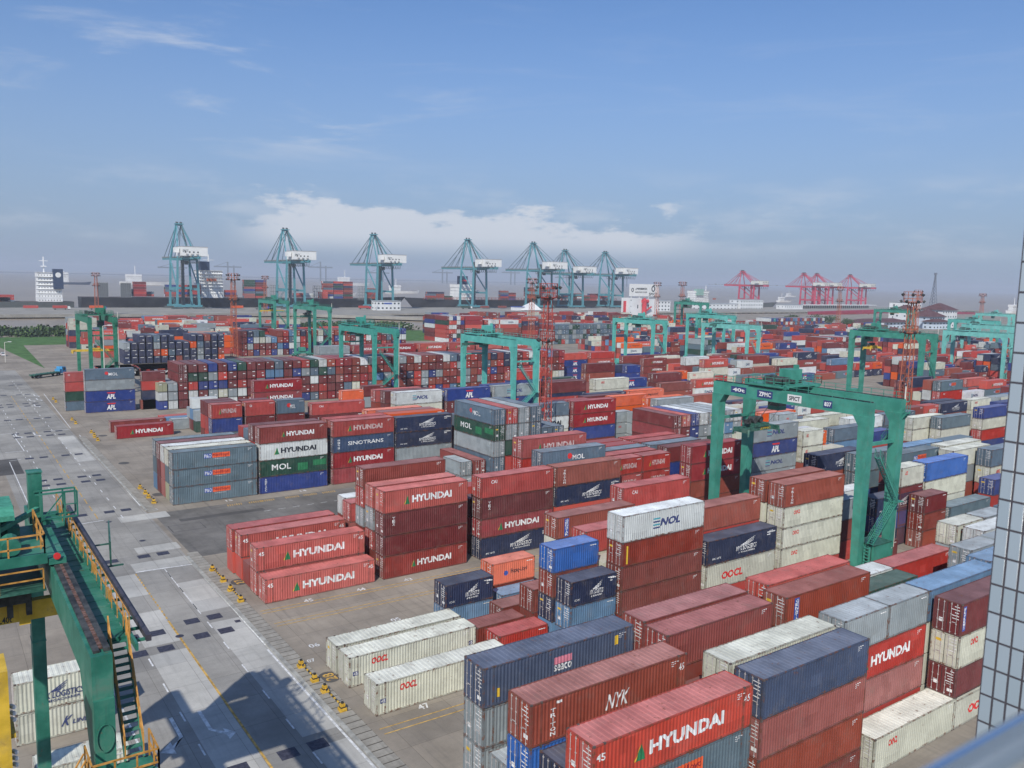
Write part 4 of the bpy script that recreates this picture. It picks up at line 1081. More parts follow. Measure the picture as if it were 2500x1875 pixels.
def rtg(X, Y, M, label, ty=.4, sp=None, H=23.4, w=6.9, S=23.5, lw=1.25, text=False, sprc=None, railm=None, houseside=1, tilt=0):
    """rubber tyred gantry; local origin at the near left leg, girders run along +Y"""
    t = empty('gantry_crane', (X, Y, 0), label, 'gantry crane', 'green gantry cranes over the container blocks')
    railm = railm or M
    for gx in (0, w):
        b = MB(); b.box(gx-.55, -.7, H-1.75, gx+.55, S+.7, H, 0)
        b.box(gx-.14, -.7, H, gx+.14, S+.7, H+.12, 1)
        b.build('girder', [M, DKM], t)
        for gy in (0, S):
            s = 1 if gy == 0 else -1
            b = MB(); b.beam((gx, gy, 2.7), (gx, gy, H-1.7), lw*.8, lw*.75, 0, lw, lw*1.05)
            b.poly([(gy-s*.6, H-1.72), (gy+s*1.5, H-1.72), (gy+s*.62, H-3.1), (gy-s*.5, H-4.2)], gx-lw*.49, gx+lw*.49, 0, 'x')
            b.build('leg', M, t)
        b = MB(); sgn = -1 if gx == 0 else 1
        if gx == 0: rail(b, (gx-.5, -.7, H), (gx-.5, S+.7, H), 1.0, 14)
        else: rail(b, (gx+1.25, -.7, H-.35), (gx+1.25, S+.7, H-.35), 1.1, 14)
        b.build('handrail', railm, t)
        if gx: b = MB(); b.box(gx+.56, -.7, H-.42, gx+1.3, S+.7, H-.34); b.build('walkway', M, t)
    for gy in (0, S):
        b = MB(); b.box(-.5, gy-.5, 1.75, w+.5, gy+.5, 2.75); b.beam((0, gy, H-5.4), (w, gy, H-5.4), .4, .4)
        for gx in (0, w): b.box(gx-1.5, gy-.35, 1.05, gx+1.5, gy+.35, 1.75)
        b.build('sill_beam', M, t)
        for gx in (0, w):
            for k in (-.85, .85):
                b = MB(); b.cyl((gx+k, gy-.42, .72), (gx+k, gy+.42, .72), .72, 16, 0); b.cyl((gx+k, gy-.45, .72), (gx+k, gy+.45, .72), .3, 10, 1); b.build('wheel', [TYRE, M], t)
    ph = 0 if houseside else S
    b = MB(); b.box(1.4, ph-1.5, 2.8, w-1.6, ph+1.2, 5.3, 0); b.box(1.35, ph-1.55, 5.3, w-1.55, ph+1.25, 5.42, 1); b.box(1.38, ph-1.2, 3.2, 1.4, ph+.6, 5.0, 1); b.build('power_house', [M, DGRN], t)
    b = MB(); po = S if houseside else 0
    b.box(1.6, po-.9, 2.8, 4.6, po+.9, 4.6, 0); b.build('electric_cabinet', [M], t)
    # zigzag stair on the near side, right leg
    b = MB()
    stairs(b, (w+.2, -1.3, H-1.6), (w+.2, 2.0, H-6.2), .7, (1, 0, 0), 16)
    stairs(b, (w-.6, -1.4, H-6.8), (w-.6+.01-3.6, -1.4, H-12.5), .7, (0, 1, 0), 18) if False else stairs(b, (1.2, -1.1, H-6.8), (w-.9, -1.1, H-13), .7, (0, 1, 0), 18)
    stairs(b, (w-.9, -1.1, H-13.2), (1.0, -1.1, 5.5), .7, (0, 1, 0), 22); stairs(b, (.3, -1.2, 5.4), (.3, -1.2, 2.0), .7, (0, 1, 0), 8)
    b.box(w-1.2, -1.6, H-13.2, w+.3, -.6, H-13.1)
    b.build('stair', M, t)
    b = MB(); b.cyl((w+.75, -.4, 4.0), (w+.75, -.4, H+1.6), .09, 8); b.cyl((w+.75, -.4, 4.0), (w-1.5, -.6, 3.6), .09, 8); b.build('exhaust_pipe', PIPE, t)
    # trolley
    yt = ty*S
    b = MB(); b.box(-.9, yt-2.8, H+.3, w+.9, yt+2.8, H+.55, 0); b.box(-.5, yt-2.9, H+.12, .5, yt+2.9, H+.3, 0); b.box(w-.5, yt-2.9, H+.12, w+.5, yt+2.9, H+.3, 0)
    tr = b.build('trolley', [M], t)
    b = MB(); b.box(w*.45, yt-1.2, H+.6, w*.45+2.4, yt+.8, H+2.5, 0); b.box(w*.45+2.4, yt-.3, H+.6, w*.45+2.9, yt+.3, H+3.0, 0); b.build('machine_house', M, tr)
    b = MB()
    for k in range(2): b.cyl((1.0+k*1.1, yt-1.6, H+1.1), (1.0+k*1.1, yt+1.6, H+1.1), .42, 12, 0)
    b.box(.2, yt-.5, H+.6, .9, yt+.9, H+1.7, 0); b.cyl((2.9, yt-1.9, H+.9), (2.9, yt-.6, H+.9), .3, 10, 0)
    for _ in range(9):
        x_0 = rr.uniform(0, w-1); y_0 = yt+rr.uniform(-2.4, 1.8); b.box(x_0, y_0, H+.55, x_0+rr.uniform(.2, .8), y_0+rr.uniform(.2, .8), H+rr.uniform(.8, 1.6), rr.randrange(2))
    b.build('hoist_winch', [DKM, DGRN], tr)
    b = MB()
    for s in (-1, 1): rail(b, (-.9, yt+s*2.8, H+.55), (w+.9, yt+s*2.8, H+.55), 1.05, 6)
    for s in (-.9, w+.9): rail(b, (s, yt-2.8, H+.55), (s, yt+2.8, H+.55), 1.05, 4)
    b.build('trolley_handrail', railm, tr)
    b = MB(); b.box(w*.5+.4, yt+1.2, H-3.6, w*.5+2.2, yt+3.0, H-1.5, 0); b.box(w*.5+.38, yt+1.25, H-3.0, w*.5+.4, yt+2.95, H-1.9, 1); b.box(w*.5+.45, yt+1.18, H-3.0, w*.5+2.15, yt+1.2, H-1.9, 1); b.box(w*.5+1.1, yt+1.9, H-1.5, w*.5+1.5, yt+2.3, H+.3, 0)
    b.build('operator_cabin', [M, GLS], tr)
    if sp is not None:
        zs, Ls, sx = sp; SM = sprc or DGRN; cx = w/2+sx
        b = MB(); b.box(cx-Ls*.5, yt-.75, zs, cx+Ls*.5, yt-.35, zs+.55); b.box(cx-Ls*.5, yt+.35, zs, cx+Ls*.5, yt+.75, zs+.55)
        for s in (-1, 1):
            b.box(cx+s*Ls/2-.25, yt-1.2, zs-.1, cx+s*Ls/2+.25, yt+1.2, zs+.5)
            for q in (-1.2, 1.2): b.beam((cx+s*Ls/2, yt+q, zs+.4), (cx+s*(Ls/2+.15), yt+q*1.1, zs-.55), .22, .22)
        b.box(cx-1.5, yt-.9, zs+.55, cx+1.5, yt+.9, zs+1.0)
        spo = b.build('spreader', SM, t)
        b = MB()
        for s in (-.9, .3): b.cyl((cx+s, yt-.5, zs+1.45), (cx+s, yt+.5, zs+1.45), .42, 12)
        b.box(cx-2.2, yt-.3, zs+1, cx-1.6, yt+.5, zs+1.5); b.build('head_block', DKM, spo)
        b = MB()
        for sx_ in (-1.4, 1.4):
            for sy in (-.8, .8):
                b.cyl((cx+sx_, yt+sy, zs+1.0), (w/2+sx_*1.2, yt+sy*1.5, H+.5), .025, 4)
        b.build('hoist_rope', ROPE, spo)
        if text:
            b = MB(); put_text(b, 'ZPMC', cx-.2, cx+2.0, zs+.12, zs+.46, yt-.76); b.build('lettering', YELL, spo)
    if text:
        # name boards on the -X face of the left girder: read from the left, so +Y is left
        def fn(p): return (-.575-(-.0), S-p[0], p[2])
        def board(y0, y1, z0, z1, word, mb_, mt):
            b = MB(); b.quad((-.565, S-y0, H+z0), (-.565, S-y1, H+z0), (-.565, S-y1, H+z1), (-.565, S-y0, H+z1)); pl = b.build('name_board', mb_, t)
            b = MB(); put_text(b, word, y0+(y1-y0)*.12, y1-(y1-y0)*.1, H+z0+(z1-z0)*.22, H+z1-(z1-z0)*.2, 0, 0, 0, lambda p: (-.575, S-p[0], p[2]), .03); b.build('lettering', mt, pl)
        board(2.6, 5.3, -1.25, -.35, '40t', PLATE, WHITE); board(7.2, 9.8, -1.4, -.35, 'ZPMC', PLATE, WHITE); board(12.2, 14.4, -1.35, -.35, 'SPICT', CREM, BLACK); board(17.7, 19.0, -1.4, -.45, '837', PLATE, WHITE)
    return t
rtg(64.4, -32.8, GRNM, 'green gantry crane numbered 837 with name boards, right of centre', .63, (17.9, 6.2, -5.6), H=23.5, text=True, lw=1.35)
rtg(88.5, 77.0, TURM, 'turquoise gantry crane with pale trolley in front of the long door wall', .8, (20.2, 12, 0), H=22.8, lw=1.2)
rtg(75.5, 128, mat('crane_teal_green', (.05, .3, .24), .45), 'dull green gantry crane between the door wall and the lawn', .8, (20, 6, 0), H=22.6, lw=1.1)
rtg(108.5, 255, GRNM, 'green gantry crane with a white pole, before the grey quay trestle', .7, (19, 6, 0), H=24, lw=1.2)
rtg(119, 335, GRNM, 'dark green gantry crane with yellow spreader nearest the black ship', .6, (18, 12, 0), H=24, lw=1.2, sprc=YSPR)
rtg(10, 184, mat('crane_deep_green', (.02, .17, .1), .5, var=.2), 'deep green gantry crane with yellow spreader by the grass verge', .4, (12.8, 12, -1), H=23.6, lw=1.1, sprc=YSPR)
rtg(213, 155, TURM, 'green gantry crane standing in the open lane before the white board tower', .5, (20, 6, 0), H=22.3, lw=1.2)
rtg(400, 300, GRNM, 'green gantry crane against the white quay buildings', .7, (21, 6, 0), H=25, lw=1.2)
rtg(282.5, 178, TURM, 'mid green gantry crane behind the pale turquoise one', .6, (21, 6, 0), H=22.8, lw=1.2)
rtg(241, 130, LTUR, 'pale turquoise gantry crane with round ended trolley', .7, (20.5, 12, 0), H=21.3, lw=1.15)
rtg(216, 44, GRNM, 'green gantry crane with yellow spreader behind the one numbered 837', .78, (18.2, 6, 0), H=23.9, lw=1.4, sprc=YSPR)
rtg(500, 211, GRNM, 'distant green gantry crane in front of the gabled house', .5, (21, 6, 0), H=23.2, lw=1.2, sprc=YSPR)
rtg(312, 64, LTUR, 'pale gantry crane right of the red light mast', .7, None, H=21, lw=1.3)
rtg(398, 100, LTUR, 'pale gantry crane beside the tiled pillar, lower of the pair', .8, None, H=20.5, lw=1.3)
rtg(446, 132, TURM, 'turquoise gantry crane behind the pale pair near the pillar', .5, None, H=21, lw=1.3)
rtg(620, 202, LTUR, 'farthest pale gantry crane near the tiled pillar', .5, None, H=20.5, lw=1.5)

NGRN = mat('old_crane_green', (.022, .17, .115), .5, var=.25, vscale=.7, dirt=.35, streak=.5, rust=.5, bump=.2)
NYEL = mat('worn_yellow_rail', (.48, .23, .04), .6, var=.3, vscale=3, rust=.5)
# ---- the big gantry crane at the left edge
t = empty('gantry_crane', (-32.5, -57.5, 0), 'large green gantry crane filling the lower left corner, yellow handrails', 'gantry crane', 'green gantry cranes over the container blocks')
H = 23.2; S = 23.5; w = 6.9
for gx in (0, w):
    b = MB(); b.box(gx-.37, -.5, H-1.7, gx+.37, S+.5, H, 0)
    b.box(gx-.24, -.2, H, gx-.02, S+.2, H+.1, 1); b.box(gx+.12, -.2, H, gx+.34, S+.2, H+.14, 1)
    gd = b.build('girder', [NGRN, DKM], t)
    b = MB()
    for k in range(90): b.box(gx-.02, .1+k*.26, H+.01, gx+.12, .26+k*.26, H+.1+.03*(k % 2))
    b.build('drive_chain', RUSTR, gd)
    for gy in (0, S):
        s = 1 if gy == 0 else -1
        b = MB(); b.beam((gx, gy, 2.7), (gx, gy, H-1.7), .7, .75, 0, .73, 1.3)
        b.poly([(gy-s*.6, H-1.71), (gy+s*2.6, H-1.71), (gy+s*.64, H-4.4), (gy-s*.6, H-4.6)], gx-.364, gx+.364, 0, 'x')
        b.box(gx-.39, gy-.6, 14.8, gx+.39, gy+.6, 14.86)
        if gx and not gy:
            n_ = 20; cz = H-3.2
            for k in range(n_): a0, a1 = 6.283*k/n_, 6.283*(k+1)/n_; b.beam((gx+.3*math.cos(a0), gy-.68, cz+.55*math.sin(a0)), (gx+.3*math.cos(a1), gy-.68, cz+.55*math.sin(a1)), .03, .04)
        b.build('leg', NGRN, t)
for gy in (0, S):
    b = MB(); b.box(-.5, gy-.5, 1.75, w+.5, gy+.5, 2.75)
    for gx in (0, w): b.box(gx-1.5, gy-.35, 1.05, gx+1.5, gy+.35, 1.75)
    b.build('sill_beam', NGRN, t)
    for gx in (0, w):
        for k in (-.85, .85): b = MB(); b.cyl((gx+k, gy-.42, .72), (gx+k, gy+.42, .72), .72, 16, 0); b.cyl((gx+k, gy-.45, .72), (gx+k, gy+.45, .72), .3, 10, 1); b.build('wheel', [TYRE, NGRN], t)
# walkway on the outer side, its steps and the festoon tube
b = MB()
b.box(w+.43, 2.5, H-.62, w+1.35, S+.5, H-.56, 0)
for k in range(24): b.box(w+.43, 2.2+k*.93, H-.7, w+1.4, 2.45+k*.93, H-.54, 0); 
for k in range(18): b.box(w+1.35, 1.5+k*1.25, H-.62, w+2.0, 1.6+k*1.25, H-.5, 0)
b.build('walkway', NGRN, t)
b = MB(); b.beam((w+1.42, .5, H-.4), (w+1.42, S+.5, H-.4), .1, .3); b.build('kick_plate', NGRN, t)
b = MB(); rail(b, (w+1.36, 1.6, H-.5), (w+1.36, S+.3, H-.5), 1.1, 17, r_=.022)
for k in range(0, 17, 3): b.box(w+1.33, 1.7+k*1.35, H-.3, w+1.39, 2.3+k*1.35, H+.2)
b.build('handrail', NYEL, t)
b = MB(); b.beam((w+2.0, 1.2, H-.42), (w+2.0, S+.4, H-.42), .2, .26); b.build('cable_tube', mat('cable_tube', (.06, .055, .07), .5), t)
# stair down to the landing on the near leg
b = MB(); stairs(b, (w+1.0, 2.2, H-.55), (w+1.0, -.6, H-4.4), .66, (1, 0, 0), 15, 0, 1)
b.box(w-.7, -2.2, H-4.55, w+1.6, -.45, H-4.47, 0); b.box(w-.7, -2.22, H-4.6, w+1.6, -2.16, H-4.3, 0)
rail(b, (w-.7, -2.15, H-4.47), (w+1.55, -2.15, H-4.47), 1.1, 3, 1); rail(b, (w+1.55, -2.15, H-4.47), (w+1.55, -.5, H-4.47), 1.1, 2, 1); rail(b, (w-.7, -2.15, H-4.47), (w-.7, -.5, H-4.47), 1.1, 2, 1)
for x_0 in (-1.0, -.5): b.beam((w-.8+x_0*0, -2.0-x_0, H-3.4), (w-2.4, -2.6-x_0, H-5.6), .05, .05, 1)
b.build('stair', [NGRN, NYEL], t)
b = MB(); rail(b, (w+2.5, 12.5, H-.9), (w+3.1, 16.5, H-.9), 1.3, 3, r_=.035); b.beam((w+2.0, 12.5, H-.9), (w+3.1, 12.5, H-.9), .08, .08); b.beam((w+2.0, 16.5, H-.9), (w+3.1, 16.5, H-.9), .08, .08); b.build('side_platform', DGRN, t)
# trolley
b = MB(); b.box(-1.2, 11.0, H+.25, w-.5, 17.4, H+.5, 0); b.box(w-.45, 11.0, H+.14, w+.3, 17.6, H+.42, 0); b.box(-1.2, 11.0, H+.5, w-.5, 11.1, H+.75, 0)
tr = b.build('trolley', [NGRN], t)
b = MB(); b.box(w-.62, 17.6, H+.5, w+.04, 18.4, H+3.3, 0); b.box(w-.66, 17.56, H+3.3, w+.08, 18.44, H+3.36, 0); b.build('switch_cabinet', NGRN, tr)
b = MB()
for z in (.9, 2.3):
    for yy in (16.7, 17.5): b.beam((w-.4, yy, H+z), (w+1.6, yy, H+z), .09, .09)
for x_0 in (w-.1, w+1.0, w+1.6):
    for yy in (16.7, 17.5): b.beam((x_0, yy, H+.9), (x_0, yy, H+2.3), .08, .08)
b.beam((w-.1, 16.7, H+.9), (w+1.0, 16.7, H+2.3), .06, .06); b.beam((w+1.0, 16.7, H+1.6), (w+1.6, 16.7, H+1.6), .05, .05); b.box(w-.1, 16.7, H+.6, w+.3, 17.3, H+.9)
b.build('cable_arm', NGRN, tr)
b = MB(); b.box(-1.5, 13.5, H+1.9, w-1.6, 17.5, H+2.15, 0); b.poly([(13.5, H+2.15), (17.5, H+2.15), (16.6, H+2.45), (14.3, H+2.45)], -1.5, w-1.6, 0, 'x'); b.beam((w-2.4, 13.6, H+.5), (w-2.4, 13.6, H+1.9), .3, .3); b.beam((w-3.2, 13.4, H+1.1), (w-.3, 16.8, H+1.5), .25, .25); b.build('machinery_cover', mat('crane_green_roof', (.05, .26, .17), .6, var=.2, vscale=3), tr)
b = MB(); rail(b, (-1.2, 11.05, H+.5), (w-.6, 11.05, H+.5), 1.2, 5, r_=.035); rail(b, (w-.6, 11.05, H+.5), (w-.6, 16, H+.5), 1.2, 3, r_=.035); rail(b, (-1.2, 11.05, H-1.0), (w-.7, 11.05, H-1.0), 1.0, 4, r_=.03); rail(b, (-1.2, 17.4, H+.5), (w-1.4, 17.4, H+.5), 1.2, 3, r_=.035); b.build('trolley_handrail', NYEL, tr)
b = MB()
for _ in range(30):
    x_0 = rr.uniform(-1, w-1.3); y_0 = rr.uniform(11.4, 16.5); b.box(x_0, y_0, H+.5, x_0+rr.uniform(.2, .9), y_0+rr.uniform(.2, .8), H+rr.uniform(.7, 1.5), rr.randrange(2))
for x_0 in (w-1.9, w-3.4, w-4.9): b.cyl((x_0, 12, H+.95), (x_0, 13.2, H+.95), .42, 12, 1)
b.build('hoist_winch', [DGRN, NGRN], tr)
b = MB(); b.box(-1.2, 11.0, H-1.1, w-.6, 16.0, H-1.0, 0); b.box(-1, 12, H-1.9, w-1.2, 13, H-1.2, 1); b.box(-1, 14.5, H-2.2, w-1.5, 15.2, H-1.2, 1)
for x_0 in (w-2.2, w-1.4): b.box(x_0, 12.2, H-2.6, x_0+.25, 12.5, H-1.1, 1)
b.build('under_platform', [DGRN, DKM], tr)
b = MB(); b.cyl((w-.1, 10.9, H+.55), (w-.1, 11.0, H+.55), .16, 12); b.build('tail_lamp', REDL, tr)
b = MB(); b.beam((-4.5, 12.9, H-2.55), (w+.0, 12.9, H-2.55), .5, .95); b.box(w-1.7, 12.6, H-3.2, w-1.2, 12.64, H-2.05); b.box(-2.6, 12.6, H-3.2, -2.1, 13.2, H-2.05)
spo = b.build('spreader_beam', YSPR, t)
b = MB(); put_text(b, 'SWL.40t', w-3.1, w-2.0, H-2.98, H-2.66, 12.64); b.build('lettering', BLACK, spo)
b = MB(); b.box(w-3.75, -2.9, H-4.6, w-3.15, -1.3, H+1.2, 0); b.box(w-3.7, -2.6, H-5.5, w-3.2, -1.6, H-4.6, 0); b.box(w-3.15, -2.8, H-1.2, w-3.0, -1.5, H-1.05, 0)
ys = b.build('yellow_frame', YSPR, t)
for z in (-3.9, -2.2, -.6):
    for k in range(3): b = MB(); b.cyl((w-3.1, -2.6+k*.02, H+z+k*.22), (w-3.0, -2.75, H+z+k*.22), .07, 8); b.build('lamp', CREM, ys)
# containers standing under it
def special(x, y, z, L, hh, code, label, grp='white containers under the left gantry crane'):
    root = empty('shipping_container', (x, y, z), label, 'shipping container', grp)
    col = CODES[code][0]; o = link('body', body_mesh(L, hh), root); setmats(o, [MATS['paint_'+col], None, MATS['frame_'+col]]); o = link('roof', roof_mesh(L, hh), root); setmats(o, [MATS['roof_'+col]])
    for s in (0, 1): d = link('door', door_mesh(hh, s), root); setmats(d, [MATS['paint_'+col], None]); link('lock_rod', rod_mesh(hh, s), d)
    link('lettering', marks_mesh(code, L, hh, 0), root)
special(-26.1, -18.3, 0, 6.058, 2.591, 'KL', 'white container with italic K lettering, lower of two under left gantry')
special(-26.1, -18.3, 2.591, 6.058, 2.591, 'NW', 'white container with navy wing lettering, upper of two under left gantry')
special(-38.6, 12, 0, 12.192, 2.591, 'wh', 'plain white container lying beyond the yellow spreader beam')
special(-25.6, -27.5, 0, 6.058, 2.591, 'cr', 'plain white roofed container at bottom left behind the green leg')

# ================================================================ light masts
def mast(X, Y, H, M, label, s=1.0, lamp2=True):
    t = empty('light_mast', (X, Y, 0), label, 'light mast', 'lattice light masts over the yard')
    b = MB(); n = 15; B = 1.25*s; T = .75*s
    def c(k, i): u = k/n; r_ = B+(T-B)*u; return Vector((r_*(1 if i in (0, 1) else -1), r_*(1 if i in (1, 2) else -1), H*u*.94))
    for i in range(4): b.beam(c(0, i), c(n, i), .2*s, .2*s)
    for k in range(n):
        for i in range(4): b.beam(c(k, i), c(k+1, (i+1) % 4), .08*s, .08*s); b.beam(c(k, i), c(k, (i+1) % 4), .08*s, .08*s)
    b.build('lattice_tower', M, t)
    for z, r_ in ((H*.94, 2.3*s),)+(((H*.7, 1.9*s),) if lamp2 else ()):
        b = MB(); N_ = 12
        P = [Vector((r_*math.cos(6.283*k/N_), r_*math.sin(6.283*k/N_), z)) for k in range(N_)]
        for k in range(N_):
            for dz in (0, .9, 1.9, 2.8 if z > H*.8 else 1.9): b.beam(P[k]+Vector((0, 0, dz)), P[(k+1) % N_]+Vector((0, 0, dz)), .12*s, .12*s)
            b.beam(P[k], P[k]+Vector((0, 0, 2.8 if z > H*.8 else 1.9)), .1*s, .1*s); b.beam(P[k], (0, 0, z-.6), .08, .08)
        b.cyl((0, 0, z-.05), (0, 0, z+.03), r_, 12)
        pf = b.build('platform', M, t)
        for k in range(N_):
            if z < H*.8 and k % 2: continue
            b = MB(); a_ = 6.283*k/N_; d_ = Vector((math.cos(a_), math.sin(a_), 0)); q = d_*(r_+.25)+Vector((0, 0, z+(2.2 if k % 2 and z > H*.8 else .3)))
            b.cyl(q, q+d_*.5-Vector((0, 0, .35)), .3*s, 8, 0, .42*s); b.build('floodlight', DKM, pf)
mast(73.4, 44, 36.3, ORGR, 'red orange light mast rising in the middle of the yard', .8)
mast(198, 38, 36, ORGM, 'orange red light mast in front of the green gantry at right', 1.05)
mast(84, 289, 37, ORGM, 'orange light mast beside the stacked navy containers', 1.0)
mast(92, 700, 35, ORGM, 'far orange light mast on the quay by the ship stern', 1.2)
mast(989, 400, 33, ORGM, 'orange light mast at the right before the red conveyor', 1.5)
mast(487, 400, 38.5, ORGM, 'orange light mast right of the white board tower', 1.2)
mast(256, 297, 38.2, ORGM, 'orange light mast left of the grey container wall', 1.1)
mast(238, 700, 35.3, ORGM, 'small orange light mast on the quay between blue cranes', 1.2)
mast(454, 396, 37.8, ORGM, 'orange light mast standing before the white board tower', 1.1)
mast(566, 306, 37.5, ORGM, 'orange light mast in front of the pink quay cranes', 1.1)
mast(455, 180, 36.3, ORGM, 'small orange light mast peeping behind the right hand mast', .9)
def lamp(X, Y, H, label, curl=False):
    t = empty('street_lamp', (X, Y, 0), label, 'street lamp', 'thin lamp posts in the yard'); b = MB(); b.cyl((0, 0, 0), (0, 0, H), .16, 8, 0, .1); b.build('post', PIPE, t); b = MB(); b.beam((0, 0, H), (1.6, 0, H+.3), .12, .12); b.box(1.2, -.2, H+.1, 2.4, .2, H+.35); b.build('lamp_head', CREM, t)
lamp(201, 348, 9, 'thin lamp post on the right lawn'); lamp(11, 168, 22, 'pale pole beside the deep green gantry crane'); lamp(142, 372, 18, 'white pole behind the dark green gantry crane')
lamp(1240, 560, 25, 'far thin lamp post left of the gabled house'); lamp(-4, 300, 8, 'lamp post on the grass verge')

# ================================================================ quay
QM = gmat('quay_concrete', (.3, .285, .25), contrast=.2, scale=.05)
b = MB(); b.box(-500, 690, -1.6, 1600, 852, -.05); struct(b.build('quay', QM))
b = MB()
for k in range(170):
    x = -495+k*12.2; b.box(x, 692, -5, x+3.2, 695, -1.6); b.box(x, 712, -5, x+3, 715, -1.6)
b.box(-500, 722, -5, 1600, 724, -1.6); struct(b.build('quay_piles', mat('pile_dark', (.05, .045, .04), .9)))
b = MB(); b.poly([(262, 691), (340, 691), (352, 640), (430, 560), (398, 535), (318, 622), (278, 660)], -1.6, -.06, 0, 'z'); struct(b.build('trestle', QM))
b = MB()
for k in range(16):
    x = 282+k*7.5; y = 652 if k < 5 else 652-(k-5)*8.5; b.box(x, y+4, -5, x+2, y+7, -1.6)
struct(b.build('trestle_piles', MATS['pile_dark']))
b = MB()
for (x0, y0), (x1, y1) in (((-300, 691), (262, 691)), ((262, 691), (278, 662)), ((278, 662), (318, 624)), ((318, 624), (398, 537))):
    b.beam((x0, y0, .45), (x1, y1, .45), .4, 1.0)
struct(b.build('parapet', QM))

def sts(X, M, s, label, HM=CREM, A=0, tip=60, tail=35, hz=54):
    """ship to shore crane; quay along X, boom along +Y over the water"""
    t = empty('quay_crane', (X, 815, 0), label, 'quay crane', 'ship to shore cranes on the quay')
    G = 30; hw = 11*s; z1 = hz*s if s != 1 else hz; top = 87*s
    for x in (-hw, hw):
        for y in (0, G):
            b = MB(); b.beam((x, y, 3), (x*.86, y, z1), 2.4, 2.2, 0, 1.9, 1.8); b.build('leg', M, t)
    b = MB()
    for y in (0, G): b.beam((-hw-3, y, 3), (hw+3, y, 3), 2, 2); b.beam((-hw, y, 21*s), (hw, y, 21*s), 1.2, 2.2) if y == G else None; b.beam((-hw*.86, y, z1-1), (hw*.86, y, z1-1), 2, 2.2)
    for x in (-hw, hw): b.beam((x, 0, 20*s), (x, G, 20*s), 1.6, 2.2); b.beam((x*.96, 0, 22*s), (x*.87, G, z1-2), 1.1, 1.1)
    b.build('portal_beam', M, t)
    for x in (-hw, hw):
        for y in (0, G):
            b = MB()
            for k in range(-3, 4): b.box(x+k*1.7-.7, y-.7, 0, x+k*1.7+.7, y+.7, 1.2)
            b.box(x-5.5, y-.8, 1.2, x+5.5, y+.8, 2.2); b.build('bogie', STSD if M is STSB else M, t)
    b = MB()
    for x in (-3.4*s, 3.4*s): b.box(x-.9, -tail, z1-1.2, x+.9, G+tip, z1+1.6)
    for k in range(0, int(G+tip+tail), 9): b.box(-3.4*s, -tail+k, z1-.3, 3.4*s, -tail+k+.8, z1+.6)
    b.build('boom', M, t)
    b = MB()
    for x in (-4.6*s, 4.6*s): rail(b, (x, -tail, z1+.8), (x, G+tip, z1+.8), 1.4, 26, r_=.09)
    for k in range(18): b.box(-4.6*s, -tail+k*7, z1+.6, -3.4*s, -tail+k*7+5, z1+1.0+.6*(k % 3 == 0))
    b.build('boom_walkway', mat('walkway_grey', (.22, .22, .19), .8), t)
    b = MB()
    for x in (-1, 1): b.beam((x*hw*.86, G, z1), (x*2.6, G+2, top), 1.5*s, 1.5*s); b.beam((x*hw*.86, 0, z1), (x*2.6, G-1, top-.5), 1.1*s, 1.1*s)
    b.beam((-3, G+1, top), (3, G+1, top), 1.5, 1.5); b.box(-4, G-3, top+.4, 4, G+4, top+1.4)
    b.build('apex_frame', M, t)
    b = MB()
    for k in range(4): b.box(-3.5+k*2, G-2+k % 2*3, top+1.4, -2.5+k*2, G+k % 2*3, top+3.2)
    b.build('sheave_block', STSD, t)
    b = MB()
    for x in (-2.4, 2.4):
        for d in (tip-4, tip*.62, tip*.34): b.beam((x, G+2, top), (x*1.4, G+d, z1+1.5), .5, .5)
        b.beam((x, G-1, top), (x*1.4, -tail+4, z1+1.5), .45, .45)
    b.build('stay', mat('stay_steel', (.1, .17, .2), .6) if M is STSB else M, t)
    b = MB(); b.beam((hw*.2, G-.5, top-1), (hw*.3, 2, z1), 1.2, 1.0)
    for k in range(9): u = k/9; b.box(hw*.2-.9, G-.5-(G-2.5)*u-1, top-1-(top-1-z1)*u-.5, hw*.2+1.4, G-.5-(G-2.5)*u, top-1-(top-1-z1)*u)
    b.build('stair_tower', STSD if M is STSB else M, t)
    b = MB(); b.beam((-hw*.25, G*.3, 2), (-hw*.25, G*.3, z1+8), 2.8*s, 2.8*s)
    for k in range(14): z = 3+k*(z1)/14; b.box(-hw*.25-1.8*s, G*.3-1.8*s, z, -hw*.25+1.8*s, G*.3+1.8*s, z+.4)
    b.build('elevator_shaft', STSD if M is STSB else M, t)
    hx = hw*1.15; zz = z1+2
    b = MB(); b.box(-hx, -tail+5, zz, hx, -tail+27, zz+9*s, 0); b.box(-hx-.3, -tail+4.7, zz+9*s, hx+.3, -tail+27.3, zz+9*s+.4, 1)
    for k in range(4): b.box(-hx+3+k*4, -tail+4.9, zz+3, -hx+4.4+k*4, -tail+5, zz+4.4, 2)
    for k in range(3): b.box(-hx+4+k*5, -tail+4.2, zz+1, -hx+6+k*5, -tail+5, zz+2.2, 1)
    mh = b.build('machinery_house', [HM, mat('pale_roof', (.4, .38, .36), .7), DKM], t)
    if M is STSB:
        b = MB(); put_text(b, 'SPICT', -hx+1, -hx+6.5, zz+3.5, zz+6, -tail+4.9); b.build('lettering', STSD, mh)
    b = MB(); b.box(-hx-5.5*s, -tail+10, zz+3*s, -hx-1, -tail+16, zz+8*s); b.build('control_room', HM, t)
    b = MB()
    for k in range(14): 
        y0 = -tail+2+k*4.4
        for j in range(5): a0, a1 = math.pi*j/5, math.pi*(j+1)/5; b.beam((3.6, y0+2.2-2.2*math.cos(a0), z1-1.4-4*math.sin(a0)), (3.6, y0+2.2-2.2*math.cos(a1), z1-1.4-4*math.sin(a1)), .28, .28)
    b.build('festoon_cable', STSD, t)
